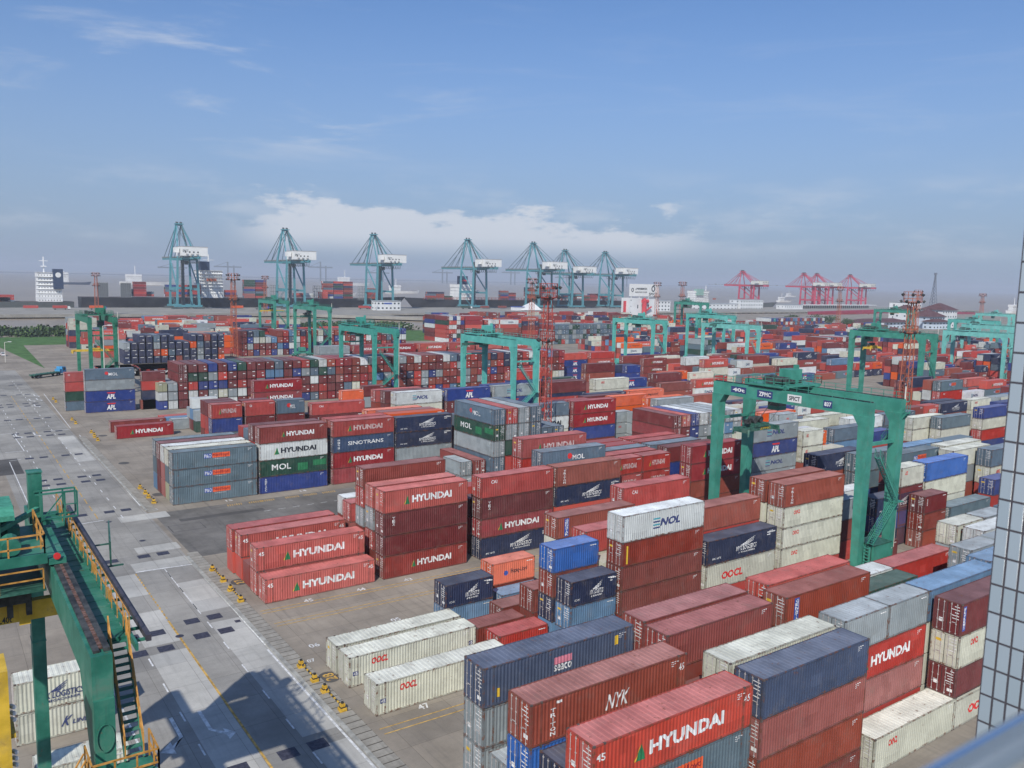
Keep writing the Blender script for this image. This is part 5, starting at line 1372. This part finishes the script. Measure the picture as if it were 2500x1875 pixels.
    b = MB(); b.box(-3, G*.2, z1-5, 3, G*.2+5, z1-2.6); b.box(-1.5, G*.2-3, z1-6.5, 1.5, G*.2, z1-3); b.build('operator_cabin', STSD if M is STSB else M, t)
    b = MB(); zc = 18*s
    stairs(b, (-hw-1.2, 1, 3), (-hw-1.2, 14, 12), 1.4, (1, 0, 0), 14); stairs(b, (-hw-1.2, 14, 12), (-hw-1.2, 1, 20), 1.4, (1, 0, 0), 14); b.build('access_stair', M, t)
    return t
for X, s, lb_, hz in ((196, 1, 'leftmost of the blue quay cranes, over the first black ship', 52), (311, 1, 'second blue quay crane from the left', 52), (421, 1, 'third blue quay crane from the left, beside the white quay hut', 52), (555, 1, 'fourth blue quay crane from the left', 51), (661, 1, 'fifth blue quay crane from the left', 51)):
    sts(X, STSB, s, lb_, hz=hz)
sts(717, STSB, .91, 'sixth blue quay crane from the left, smaller', hz=52, tip=52, tail=30); sts(792, STSB, .91, 'rightmost blue quay crane, smaller, at the bow of the ship', hz=52, tip=52, tail=33)
for X, s, lb_ in ((1098, .68, 'leftmost pink red quay crane standing alone'), (1264, .68, 'pink red quay crane left of the overlapping pair'), (1302, .68, 'pink red quay crane at the right of the overlapping pair'), (1405, .68, 'rightmost pink red quay crane')):
    sts(X, REDC, s, lb_, mat('pale_house', (.62, .62, .56), .6), hz=54, tip=36, tail=22)

# ================================================================ ships and boats
HULLK = mat('hull_black', (.012, .014, .02), .5, var=.3, vscale=.05); HULLG = mat('hull_grey', (.12, .14, .14), .5); HULLR = mat('hull_boot_red', (.2, .04, .03), .6); DECK = mat('deck_dark', (.1, .075, .065), .8, var=.3, vscale=.1)
SHW = mat('ship_white', (.78, .78, .76), .5, var=.08, vscale=.1); FUN = mat('funnel_navy', (.03, .05, .1), .5); FUNG = mat('funnel_pale_green', (.25, .42, .36), .5)
def hull(b, x0, x1, yc, bm, z0, z1, bow, m=0, rake=14):
    """hull along X; bow=+1 points to +X"""
    n = 14; secs = []
    for k in range(n+1):
        u = k/n; x = x0+(x1-x0)*u; v = u if bow > 0 else 1-u
        wd = bm/2*(1 if v < .72 else max(.04, (1-((v-.72)/.28)**1.8))); wd *= (1 if v > .06 else .75)
        zt = z1+(2.5*((v-.8)/.2)**1.5 if v > .8 else 0); dx = (rake*((v-.9)/.1) if v > .9 else 0)*bow
        secs.append([(x, yc-wd*.8, z0), (x+dx, yc-wd, zt), (x+dx, yc+wd, zt), (x, yc+wd*.8, z0)])
    for a_, c_ in zip(secs, secs[1:]):
        for j in range(3): b.quad(a_[j], c_[j], c_[j+1], a_[j+1], m=m if j != 1 else 1)
    b.quad(*secs[0], m=m); b.quad(*reversed(secs[-1]), m=m)
def superstr(b, x, y, z, w, d, n, hgt=2.8, win=1):
    for k in range(n):
        e = (k > n-2)*-1.5+.35*k
        b.box(x+e*.3, y-d/2+e, z+k*hgt, x+w-e*.3, y+d/2-e, z+(k+1)*hgt-.25, 0); b.box(x-.3, y-d/2-.35, z+(k+1)*hgt-.25, x+w+.3, y+d/2+.35, z+(k+1)*hgt, 0)
        for j in range(int(w/2.6)): b.box(x+1+j*2.6, y-d/2+e-.06, z+k*hgt+1.0, x+1.9+j*2.6, y-d/2+e, z+k*hgt+1.8, win)
def stackrow(x0, x1, y, z, lv, mix, L=12.192, rows=3):
    x = x0
    while x+L <= x1+1:
        n = max(1, lv-rnd.choice([0, 0, 0, 1]))
        for r_ in range(rows):
            for k in range(n): scontainer(x, y+r_*2.6, z+k*2.6, L, 2.55, rnd.choice(mix), 0, r_ == 0)
        x += L+.6
def mkship(name, label, x0, x1, yc, bm, z1, bow, hm, parts):
    t = empty(name, ((x0+x1)/2, yc, -2.6), label, 'ship', 'ships moored along the quay'); t_inv = (-(x0+x1)/2, -yc, 2.6)
    def fin(b, nm_, mats):
        o = b.build(nm_, mats, t); o.location = t_inv; return o
    b = MB(); hull(b, x0, x1, yc, bm, -3, z1, bow); fin(b, 'hull', [hm, DECK]); parts(fin); return t
SMIX = ['rd', 'mr', 'co', 'bl', 'nv', 'st', 'br', 'ru', 'wh', 'gn']
def p_ship2(fin):
    b = MB(); superstr(b, 222, 882, 8, 26, 26, 9, 3.6); fin(b, 'superstructure', [SHW, DKM])
    b = MB(); b.box(224, 872, 40, 234, 880, 50); fin(b, 'funnel', [FUN]); b = MB(); b.beam((236, 884, 40), (236, 884, 58), 1.2); b.beam((230, 884, 52), (242, 884, 52), .6); fin(b, 'radar_mast', [SHW])
    b = MB(); b.beam((228, 862, 30), (238, 862, 30), 3, 3); fin(b, 'lifeboat', [ORGM])
    for k, x in enumerate((119, 141, 300, 352, 410)):
        b = MB()
        for j in range(6): b.box(x, 866, 8, x+10, 866.5, 8+.01); b.beam((x+2*j, 866, 8), (x+2*j, 866, 25), .5)
        for z in (10, 14, 18, 22, 25): b.beam((x, 866, z), (x+10, 866, z), .5)
        if k < 2: b.box(x, 867, 8, x+10, 868, 25)
        fin(b, 'cell_guide', [mat('cell_guide_grey', (.25, .26, .26), .7)])
mkship('container_ship', 'long black container ship moored behind the four left quay cranes', 104, 468, 880, 34, 10, 1, HULLK, p_ship2)
def p_ship1(fin):
    b = MB(); superstr(b, 66, 888, 5, 22, 22, 7, 4.2); fin(b, 'superstructure', [SHW, DKM]); b = MB(); b.box(80, 874, 18, 89, 882, 38); fin(b, 'funnel', [FUN])
    b = MB(); b.cyl((84.5, 873.8, 32), (84.5, 873.9, 32), 2.6, 16); fin(b, 'funnel_emblem', [CREM])
    b = MB(); b.beam((73, 886, 34), (73, 886, 50), 1.0); b.beam((69, 886, 46), (77, 886, 46), .6); b.box(70.5, 884, 40, 75.5, 888, 41); fin(b, 'radar_mast', [SHW])
mkship('cargo_ship', 'grey ship with tall white bridge and dark funnel at far left', -120, 98, 884, 28, 5, -1, HULLG, p_ship1)
def p_ship3(fin):
    b = MB(); superstr(b, 566, 896, 9, 22, 24, 5, 4.2); fin(b, 'superstructure', [SHW, DKM]); b = MB(); b.box(568, 884, 30, 580, 892, 41, 0); b.box(568, 883.9, 34, 580, 884, 36, 1); fin(b, 'funnel', [FUN, REDL])
    b = MB(); b.beam((600, 900, 26), (600, 900, 38), 1); b.box(590, 896, 20, 606, 900, 22); fin(b, 'radar_mast', [SHW])
    b = MB(); rail(b, (505, 871, 9), (840, 871, 9), 3.5, 60, r_=.2); b.beam((840, 880, 14), (840, 880, 34), 1.0); fin(b, 'deck_railing', [mat('deck_red', (.3, .07, .04), .7)])
mkship('container_ship', 'dark container ship with red deck behind the middle quay cranes', 500, 862, 890, 32, 9, -1, HULLK, p_ship3)
def p_ship4(fin):
    b = MB(); superstr(b, 1068, 930, 4, 34, 20, 6, 3.6); fin(b, 'superstructure', [SHW, DKM]); b = MB(); b.box(1070, 918, 18, 1086, 926, 29); fin(b, 'funnel', [FUNG])
    b = MB(); b.beam((1102, 928, 24), (1102, 928, 35), .9); fin(b, 'radar_mast', [SHW]); b = MB(); b.beam((1112, 919, 12), (1118, 919, 12), 2.5); fin(b, 'lifeboat', [ORGM])
mkship('cargo_ship', 'white ship with pale green funnel beside the lone pink crane', 1040, 1290, 930, 26, 4, 1, HULLG, p_ship4)
stackrow(154, 166, 866, 11, 6, ['rd', 'rd', 'mr', 'dr']); stackrow(150, 176, 872, 11, 3, SMIX); stackrow(186, 198, 868, 11, 6, SMIX); stackrow(198, 222, 868, 11, 6, SMIX+['rd', 'rd']); stackrow(250, 266, 868, 11, 3, SMIX); stackrow(271, 303, 868, 10, 8, ['rd', 'mr', 'pk', 'bl', 'st', 'gn']); stackrow(330, 356, 868, 11, 2, SMIX); stackrow(362, 372, 868, 10, 3, ['rd', 'co'], 9.5); stackrow(368, 412, 872, 10, 8, SMIX+['rd', 'rd', 'mr']); stackrow(424, 446, 870, 10, 6, SMIX)
stackrow(-60, 44, 874, 4, 2, ['nv', 'st', 'bl', 'gn', 'rd']); stackrow(20, 44, 874, 4, 4, ['nv', 'st', 'rd']); stackrow(516, 541, 880, 9, 4, SMIX); stackrow(542, 560, 880, 9, 2, ['gn', 'mr']); stackrow(636, 668, 884, 9, 5, SMIX); stackrow(680, 740, 884, 9, 7, SMIX); stackrow(748, 842, 884, 9, 4, SMIX+['br', 'st'])
# containers waiting on the quay
for x, c_ in ((46, 'rd'), (70, 'rd'), (101, 'or'), (236, 'or'), (381, 'rd'), (520, 'gn'), (548, 'br'), (575, 'br')): scontainer(x, 800, 1.4, 12.2, 2.6, c_, 0)
me = bpy.data.meshes.new('stacked_containers'); me.from_pydata(SV, [], SF)
ca = me.color_attributes.new('paint', 'BYTE_COLOR', 'CORNER')
tot = np.array([len(f) for f in SF]); arr = np.repeat(np.array([(*c, 1) for c in SCOL], dtype=np.float32), tot, axis=0)
ca2 = me.color_attributes.new('paint_f', 'FLOAT_COLOR', 'CORNER'); ca2.data.foreach_set('color', arr.ravel()); me.color_attributes.remove(me.color_attributes['paint'])
M = bpy.data.materials.new('stacked_container_paint'); M.use_nodes = True; g = NG(M.node_tree); b_ = M.node_tree.nodes['Principled BSDF']; b_.inputs['Roughness'].default_value = .6
at = g.n('ShaderNodeAttribute', attribute_name='paint_f'); co = g.n('ShaderNodeTexCoord').outputs['Object']
n_ = g.noise(co, .5, 6, .65); c_ = g.mix(g.mr(n_, .35, .75, 0, .3), at.outputs[0], (.2, .16, .14))
wv = g.n('ShaderNodeTexWave', wave_type='BANDS', bands_direction='X'); g.put(wv.inputs['Vector'], co); wv.inputs['Scale'].default_value = 1.08  # dark bands at rib spacing: shade of the ribs painted into flat sides
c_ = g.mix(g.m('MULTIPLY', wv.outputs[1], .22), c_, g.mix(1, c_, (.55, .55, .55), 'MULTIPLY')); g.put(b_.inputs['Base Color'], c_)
me.materials.append(M); me.update()
o = bpy.data.objects.new('stacked_containers', me); COL.objects.link(o); struct(o, 'stuff')

def boat(x, y, L_, label, hm=SHW, tall=1):
    t = empty('river_boat', (x, y, -2.6), label, 'boat', 'small boats far out on the river')
    b = MB(); hull(b, -L_/2, L_/2, 0, L_*.18, 0, L_*.07, 1, 0, L_*.05); b.build('hull', [hm, DECK], t)
    b = MB(); superstr(b, -L_*.38, 0, L_*.07, L_*.3, L_*.12, int(2+tall), L_*.05); b.build('cabin', [SHW, DKM], t); b = MB(); b.beam((-L_*.2, 0, L_*.15), (-L_*.2, 0, L_*.4), L_*.012); b.build('pole', SHW, t)
boat(660, 1500, 70, 'white boat under the third quay crane'); boat(960, 1800, 90, 'pale boat left of the white board tower'); boat(1750, 1250, 55, 'small white boat right of the radio tower'); boat(1620, 640, 70, 'grey white boat beside the pillar at the right'); boat(520, 2600, 140, 'distant white boat right of the second quay crane'); boat(1500, 3300, 160, 'tiny far boat in the middle of the river'); boat(2650, 1900, 60, 'tiny white boat near the right horizon')
boat(310, 2500, 90, 'dark hulled ferry far off behind the dark funnel', FUN, 4); boat(-60, 2900, 120, 'low barge near the left horizon', HULLG)
b = MB(); t = empty('floating_crane', (75, 3000, -2.6), 'rusty floating crane leaning near the left horizon', 'floating crane')
b.box(-90, -15, 0, 60, 15, 6); b.build('pontoon', HULLG, t); b = MB(); b.beam((-80, 0, 6), (60, 0, 85), 5, 5); b.beam((-30, 0, 6), (-10, 0, 45), 3); b.build('jib', mat('far_rust', (.25, .12, .1), .8), t)
# far shore with cranes
b = MB(); b.box(-9000, 9000, -2.6, 16000, 9300, 6); struct(b.build('far_shore', mat('far_land', (.1, .1, .1), .9)))
for k, x in enumerate((1300, 1650, 2300, 2750, 3300, 3950, 4500, 5200)):
    t = empty('far_crane', (x, 5600, -2), f'hazy crane on the far bank, {NTH[k]} from the left', 'far crane', 'hazy cranes on the far bank')
    b = MB(); h_ = 95+20*(k % 3); b.beam((0, 0, 0), (0, 0, h_), 8); b.beam((40, 0, 0), (40, 0, h_*.8), 8); b.build('leg', STSD, t); b = MB(); b.beam((-90, 0, h_*.72), (90, 0, h_*.72), 9); b.beam((0, 0, h_), (-80, 0, h_*.74), 3); b.build('boom', STSD, t)

# ================================================================ buildings
WALLW = mat('wall_white', (.7, .71, .7), .7, var=.08, vscale=.1, streak=.2); WALLB = mat('wall_pale_blue', (.55, .62, .68), .7, var=.08, vscale=.1); ROOFR = mat('roof_dark_red', (.1, .04, .04), .7, var=.2, vscale=.3); GREYR = mat('roof_grey', (.2, .2, .2), .8)
def block(t, x0, y0, x1, y1, h_, M, rows, cols, wh=1.3, ww=1.4, z=0, rim=True, roof=GREYR):
    b = MB(); b.box(x0, y0, z, x1, y1, z+h_); wl = b.build('wall', M, t)
    if rim: b = MB(); b.box(x0-.6, y0-.6, z+h_, x1+.6, y1+.6, z+h_+.6); b.build('roof', roof, t)
    for r_ in range(rows):
        for c_ in range(cols):
            xx = x0+(x1-x0)*(c_+.5)/cols; zz = z+h_*(r_+.5)/rows
            b = MB(); b.box(xx-ww/2, y0-.1, zz-wh/2, xx+ww/2, y0+.02, zz+wh/2); b.build('window', GLS, wl)
    for r_ in range(rows):
        for c_ in range(2):
            yy = y0+(y1-y0)*(c_+.5)/2; zz = z+h_*(r_+.5)/rows
            b = MB(); b.box(x0-.1, yy-ww/2, zz-wh/2, x0+.02, yy+ww/2, zz+wh/2); b.build('window', GLS, wl)
def hip(t, x0, y0, x1, y1, z, h_, M):
    b = MB(); xm, ym = (x0+x1)/2, (y0+y1)/2; r_ = max(0, (x1-x0)-(y1-y0))/2*.8
    A = (x0, y0, z); B_ = (x1, y0, z); C_ = (x1, y1, z); D_ = (x0, y1, z); E_ = (xm-r_, ym, z+h_); F_ = (xm+r_, ym, z+h_)
    b.quad(A, B_, F_, E_); b.quad(B_, C_, F_); b.quad(C_, D_, E_, F_); b.quad(D_, A, E_); b.quad(A, D_, C_, B_); b.build('roof', M, t)
t = empty('house', (790, 350, 0), 'white blue office with dark red hipped roofs at right', 'building')
LO = [(-2, -10, 26, 12, 17.5), (-36, -16, -8, 4, 11.5), (-34, 6, -18, 22, 17.5), (-22, 14, 2, 34, 24)]
for k, (x0, y0, x1, y1, h_) in enumerate(LO):
    block(t, x0, y0, x1, y1, h_, WALLW if k != 1 else WALLB, 4 if k != 1 else 3, 6, 1.5, 1.6, rim=k == 3, roof=GREYR)
hip(t, -3.5, -11.5, 27.5, 13.5, 17.5, 6.5, ROOFR); hip(t, -37.5, -17.5, -6.5, 5.5, 11.5, 6.5, ROOFR); hip(t, -35, 5, -17, 23, 17.5, 4.5, ROOFR)
block(t, -128, -2, -44, 16, 6, WALLB, 2, 14, 1.4, 2.2, rim=False); hip(t, -130, -4, -42, 18, 6, 3.2, ROOFR); block(t, -40, -22, -12, -12, 7, WALLB, 2, 5, 1.4, 1.8, rim=False); hip(t, -42, -24, -10, -10, 7, 2.5, ROOFR)
t = empty('radio_tower', (1033, 482, 0), 'tall grey lattice radio tower rising behind the hipped roofs', 'tower')
b = MB()
for k in range(14):
    z0, z1 = k*4.15, (k+1)*4.15; r0, r1 = 6.5*(1-k/14)**1.3+.7, 6.5*(1-(k+1)/14)**1.3+.7
    for i in range(4):
        a0 = math.pi/4+i*math.pi/2; a1 = a0+math.pi/2; P0 = Vector((r0*math.cos(a0), r0*math.sin(a0), z0)); P1 = Vector((r1*math.cos(a0), r1*math.sin(a0), z1)); Q1 = Vector((r1*math.cos(a1), r1*math.sin(a1), z1)); b.beam(P0, P1, .5); b.beam(P0, Q1, .28); b.beam(P1, Q1, .28)
b.build('lattice', mat('tower_steel', (.16, .18, .22), .6), t); b = MB(); b.cyl((0, 0, 56), (0, 0, 58.5), 1.8, 10); b.build('antenna_drum', MATS['tower_steel'], t)
t = empty('building', (1060, 800, -2), 'cream four storey quay office with square windows', 'building'); block(t, -28, -8, 28, 14, 16, WALLW, 3, 9, 1.9, 2.4)
t = empty('building', (990, 800, -2), 'low white quay building left of the four storey office', 'building'); block(t, -46, -6, 38, 12, 9.5, WALLW, 2, 10, 1.4, 2.6)
t = empty('building', (1138, 776, -6), 'white two storey building with two rows of windows on the quay', 'building'); block(t, -24, -6, 24, 10, 13, WALLW, 2, 9, 1.5, 1.5)
t = empty('building', (1240, 800, -6), 'long dark open shed under a pale flat roof on the quay', 'building')
b = MB(); b.box(-80, -10, 11.5, 170, 14, 12.3); b.build('roof', CREM, t); b = MB(); b.box(-80, 6, 0, 170, 8, 11.4); b.build('wall', mat('shed_dark', (.06, .06, .07), .8), t)
b = MB()
for k in range(42): b.beam((-79+k*6, -9, 0), (-79+k*6, -9, 11.5), .7)
b.beam((-80, -9, 5.8), (170, -9, 5.8), .6); b.build('column', mat('shed_grey', (.35, .35, .34), .7), t)
t = empty('building', (402, 772, 0), 'white two storey quay hut with outside stair, below the third crane', 'building'); block(t, -15, -5, 15, 8, 10.4, WALLW, 2, 6, 1.7, 2.2); b = MB(); stairs(b, (-15, -6.2, 6), (-19, -6.2, 0), 1.3, (0, 1, 0), 12); b.build('stair', WALLW, t); b = MB(); b.box(-6, -5.2, 7, 4, -5.1, 8.6); b.build('sign_board', BLUEL, t)
t = empty('control_building', (775, 722, 0), 'low white building with small windows behind the green gantry', 'building'); block(t, -24, -5, 24, 10, 14, WALLW, 3, 8, 1.8, 2.2)
t = empty('tent', (590, 757, 0), 'white peaked tent roof with pale blue shed on the quay', 'tent')
b = MB(); b.quad((-14, -5, .5), (18, -5, .5), (6, 0, 11)); b.quad((18, -5, .5), (18, 8, .5), (6, 0, 11)); b.quad((18, 8, .5), (-14, 8, .5), (6, 0, 11)); b.quad((-14, 8, .5), (-14, -5, .5), (6, 0, 11)); b.build('canopy', SHW, t); b = MB(); b.box(-22, -4, 0, -9, 6, 4.2, 0); b.box(-22.5, -4.5, 4.2, -8.5, 6.5, 4.8, 1); b.build('shed', [WALLW, BLUEL], t)
t = empty('sign_tower', (630, 598, 0), 'white block tower with red pipe and big lettered board on top', 'tower')
b = MB(); b.box(-20, -3, 0, -1.5, 10, 20.5); b.box(-1.5, 0, 0, 3, 8, 14); b.box(3, -3, 0, 22, 10, 19.5); b.build('wall', WALLW, t)
b = MB(); b.box(-22.5, 2, 0, -20.2, 4, 17); b.box(22.2, 0, 0, 26, 3, 8); b.cyl((1, -5, 0), (1, -5, 18), 2.6, 14); b.cyl((-2, -5, 17), (6, -5, 17), 2.2, 12); b.cyl((1, -5, 18), (1, -5, 20.5), 1.8, 12, 0, 1.2); b.beam((3, -5, 6), (11, -6, 11), 1.4); b.build('red_pipe', mat('pipe_red', (.55, .04, .05), .5), t)
b = MB(); b.box(-21, -4, 22.5, 23, -3, 36); 
for x in (-18, -6, 8, 20): b.beam((x, -3.5, 19), (x, -3.5, 22.5), .6)
sb = b.build('sign_board', CREM, t)
b = MB(); put_text(b, '上海浦东集装箱码头', -13, 5, 29.5, 32, -4.15); put_text(b, 'SHANGHAI PUDONG CONTAINER', -13, 5, 26.2, 27.8, -4.15); put_text(b, 'SPICT', 8, 22, 23.4, 26.5, -4.15)
for cx, cz, rr_ in ((-17, 29.4, 1.9), (14.5, 31, 2.9)):
    for k in range(16): a0, a1 = 6.283*k/16, 6.283*(k+1)/16; b.quad((cx+rr_*.5*math.cos(a0), -4.15, cz+rr_*.75*math.sin(a0)), (cx+rr_*.5*math.cos(a1), -4.15, cz+rr_*.75*math.sin(a1)), (cx+rr_*math.cos(a1), -4.15, cz+rr_*1.2*math.sin(a1)), (cx+rr_*math.cos(a0), -4.15, cz+rr_*1.2*math.sin(a0)))
b.build('lettering', BLACK, sb)
b = MB()
for k in range(8): b.box(-18, -3.1, 2+k*2.2, -17.2, -3, 3+k*2.2) if k % 3 == 1 else None
b.box(-8, -3.12, 9, -6.6, -3, 13); b.box(8, -3.12, 9, 9.4, -3, 13); b.build('window', GLS, t)
t = empty('conveyor_bridge', (1020, 600, 0), 'long dark red covered conveyor bridge crossing before the quay', 'conveyor bridge')
b = MB(); b.beam((-78, 0, 1.5), (90, 0, 4), 6, 5.4); b.beam((90, 0, 4), (400, 6, -2), 6, 5.4)
b.build('gallery', mat('conveyor_red', (.3, .03, .06), .6, var=.2, vscale=.2), t); b = MB()
for x in (-50, 0, 60, 130, 200, 270): b.beam((x-3, 0, -4), (x, 0, 1), 1); b.beam((x+3, 0, -4), (x, 0, 1), 1)
b.build('trestle_leg', REDC, t); b = MB()
for x in (-60, -10, 40): b.box(x, -3.1, .6, x+34, -3.02, 2.6)
b.build('panel', DREDL, t)

# ================================================================ vehicles
def truck(X, Y, rz, label):
    t = empty('flatbed_truck', (X, Y, 0), label, 'truck', None, rz)
    cb = mat('truck_blue', (.06, .28, .5), .4)
    b = MB(); b.poly([(8.2, .9), (10.2, .9), (10.2, 1.9), (9.9, 3.0), (8.2, 3.1)], -1.2, 1.2, 0, 'y'); b.box(7.2, -1.1, .8, 8.2, 1.1, 2.3); b.box(10.2, -1.1, .5, 10.35, 1.1, 1.0); cbn = b.build('cab', cb, t)
    b = MB(); b.quad((10.23, -1.05, 1.95), (10.23, 1.05, 1.95), (9.96, 1.05, 2.9), (9.96, -1.05, 2.9)); b.box(8.6, -1.22, 1.8, 9.7, -1.2, 2.7); b.box(8.6, 1.2, 1.8, 9.7, 1.22, 2.7); b.build('window', GLS, cbn)
    b = MB(); b.box(-4.5, -1.2, 1.15, 7.4, 1.2, 1.4)
    for s in (-.6, .6): b.box(-4.5, s-.12, .8, 7.6, s+.12, 1.15)
    for k in range(8): b.box(-4.4+k*1.6, -1.24, 1.1, -4.2+k*1.6, 1.24, 1.5)
    b.build('trailer', DGRN, t)
    for x in (9.3, 6.2, -1.6, -3.0):
        for s in (-1, 1): b = MB(); b.cyl((x, s*.85, .5), (x, s*1.18, .5), .5, 14, 0); b.cyl((x, s*1.0, .5), (x, s*1.2, .5), .22, 8, 1); b.build('wheel', [TYRE, MATS['galvanised_rod']], t)
truck(2.6, 240, R(42), 'empty flatbed truck with blue cab turning at the crossroads')
def car(X, Y, rz, label, col):
    t = empty('car', (X, Y, 0), label, 'car', None, rz)
    b = MB(); b.poly([(-2.3, .3), (2.2, .3), (2.3, .75), (1.5, .95), (-2.3, 1.0)], -.88, .88, 0, 'y'); b.poly([(-2.1, 1.0), (1.1, .95), (.5, 1.5), (-1.6, 1.55)], -.76, .76, 0, 'y'); bd = b.build('body', mat('car_white', (.7, .7, .7), .3), t)
    b = MB(); b.box(-1.5, -.79, 1.05, .4, -.77, 1.42); b.box(-1.5, .77, 1.05, .4, .79, 1.42); b.quad((-2.12, -.7, 1.05), (-2.12, .7, 1.05), (-1.68, .7, 1.5), (-1.68, -.7, 1.5)); b.build('window', GLS, bd)
    for x in (-1.45, 1.4):
        for s in (-1, 1): b = MB(); b.cyl((x, s*.7, .33), (x, s*.9, .33), .33, 12); b.build('wheel', TYRE, t)
    for s in (-1, 1): b = MB(); b.box(-2.34, s*.8-.12, .75, -2.3, s*.8+.12, .92); b.build('tail_light', REDL, t)
car(-2.8, 330, R(92), 'white car driving up the road at the left edge', None)
def port_truck(X, Y, ccol, label):
    t = empty('port_truck', (X, Y, 0), label, 'truck', 'port trucks on the quay')
    b = MB(); b.poly([(6.5, .8), (8.8, .8), (8.8, 2), (8.5, 3.2), (6.5, 3.2)], -1.25, 1.25, 0, 'y'); cb = b.build('cab', ccol, t); b = MB(); b.box(8.62, -1.1, 2, 8.8, 1.1, 2.9); b.build('window', GLS, cb)
    b = MB(); b.box(-6, -1.2, 1.1, 6.4, 1.2, 1.35); b.build('trailer', DKM, t)
    for x in (7.6, 4.6, -4): 
        for s in (-1, 1): b = MB(); b.cyl((x, s*.8, .5), (x, s*1.2, .5), .5, 10); b.build('wheel', TYRE, t)
port_truck(76, 801.2, CREM, 'white cabbed port truck under a red container at left quay'); port_truck(107, 801.2, BLUEL, 'blue cabbed port truck with an orange container on the quay'); port_truck(266, 798, BLUEL, 'blue port truck beneath the first quay crane'); port_truck(387, 801.2, REDC, 'red port truck carrying a red container'); port_truck(526, 801.2, CREM, 'port truck carrying a green container by the ship bow')

# ================================================================ the building the photograph is taken from
bd = empty('building', (-26.05, -89.1, 0), 'tiled pillar of the near building at the right edge', 'building')
TW, TH = .064, .147
M = bpy.data.materials.new('glazed_tiles'); M.use_nodes = True; g = NG(M.node_tree); b_ = M.node_tree.nodes['Principled BSDF']; b_.inputs['Roughness'].default_value = .22; b_.inputs['Specular IOR Level'].default_value = .6
co = g.n('ShaderNodeTexCoord').outputs['Object']; sp_ = g.n('ShaderNodeSeparateXYZ'); g.put(sp_.inputs[0], co); cb = g.n('ShaderNodeCombineXYZ'); g.put(cb.inputs[0], g.m('ADD', sp_.outputs[0], sp_.outputs[1])); g.put(cb.inputs[1], sp_.outputs[2])
br = g.n('ShaderNodeTexBrick'); br.offset = 0; g.put(br.inputs['Vector'], cb.outputs[0])
for k_, v_ in (('Scale', 1), ('Mortar Size', .0055), ('Brick Width', TW), ('Row Height', TH), ('Mortar Smooth', 0)): br.inputs[k_].default_value = v_
br.inputs['Color1'].default_value = (.33, .4, .44, 1); br.inputs['Color2'].default_value = (.4, .46, .5, 1); br.inputs['Mortar'].default_value = (.07, .065, .075, 1)
g.put(b_.inputs['Base Color'], br.outputs[0])
bp = g.n('ShaderNodeBump'); bp.inputs['Strength'].default_value = .5; bp.inputs['Distance'].default_value = .003; g.put(bp.inputs['Height'], g.m('SUBTRACT', 1, br.outputs[1])); g.put(b_.inputs['Normal'], bp.outputs[0])
b = MB(); b.box(0, -2.4, 0, .6, 0, 41.5); b.box(.6, -14, 0, 12, -.4, 41.5); b.build('tiled_wall', M, bd)
b = MB(); b.box(-14, -14, 35.75, -.02, -1.72, 35.9); b.box(-14, -14, 0, -.02, -2.5, 35.75); b.build('balcony_floor', KERBM, bd)
RLM = mat('steel_handrail', (.62, .66, .72), .22, 1.0, var=.05); RLM2 = mat('dark_rail', (.05, .045, .045), .5, .3)
RD_ = Vector((.99991, -.0133, 0)); p0 = Vector((-29.65, -90.714, 37.07))-RD_*3; p1 = Vector((-29.65, -90.714, 37.07))+RD_*3.57
tt = empty('balcony_railing', (0, 0, 0), 'blurred blue handrail of the balcony in the bottom right corner', 'railing')
b = MB(); b.cyl(p0, p1, .021, 24); b.build('handrail', RLM, tt)
b = MB(); q_ = Vector((0, 0, -.12)); b.cyl(p0+q_, p1+q_, .02, 20); b.build('mid_rail', RLM2, tt)
for k in range(6): b = MB(); q_ = p0+(p1-p0)*(k+.1)/6; b.cyl(q_-Vector((0, 0, 1.15)), q_-Vector((0, 0, .03)), .014, 10); b.build('baluster', RLM2, tt)
# ================================================================ haze
b = MB(); b.box(-9500, -600, -6, 17000, 13000, 118)
hz_ = b.mesh('haze', [])
M = bpy.data.materials.new('haze'); M.use_nodes = True; nt = M.node_tree; nt.nodes.clear(); v = nt.nodes.new('ShaderNodeVolumePrincipled'); v.inputs['Color'].default_value = (.84, .9, 1, 1); v.inputs['Density'].default_value = .00015; v.inputs['Anisotropy'].default_value = 0
oo = nt.nodes.new('ShaderNodeOutputMaterial'); nt.links.new(v.outputs[0], oo.inputs['Volume']); hz_.materials.append(M)
o = bpy.data.objects.new('haze', hz_); COL.objects.link(o); struct(o, 'stuff')
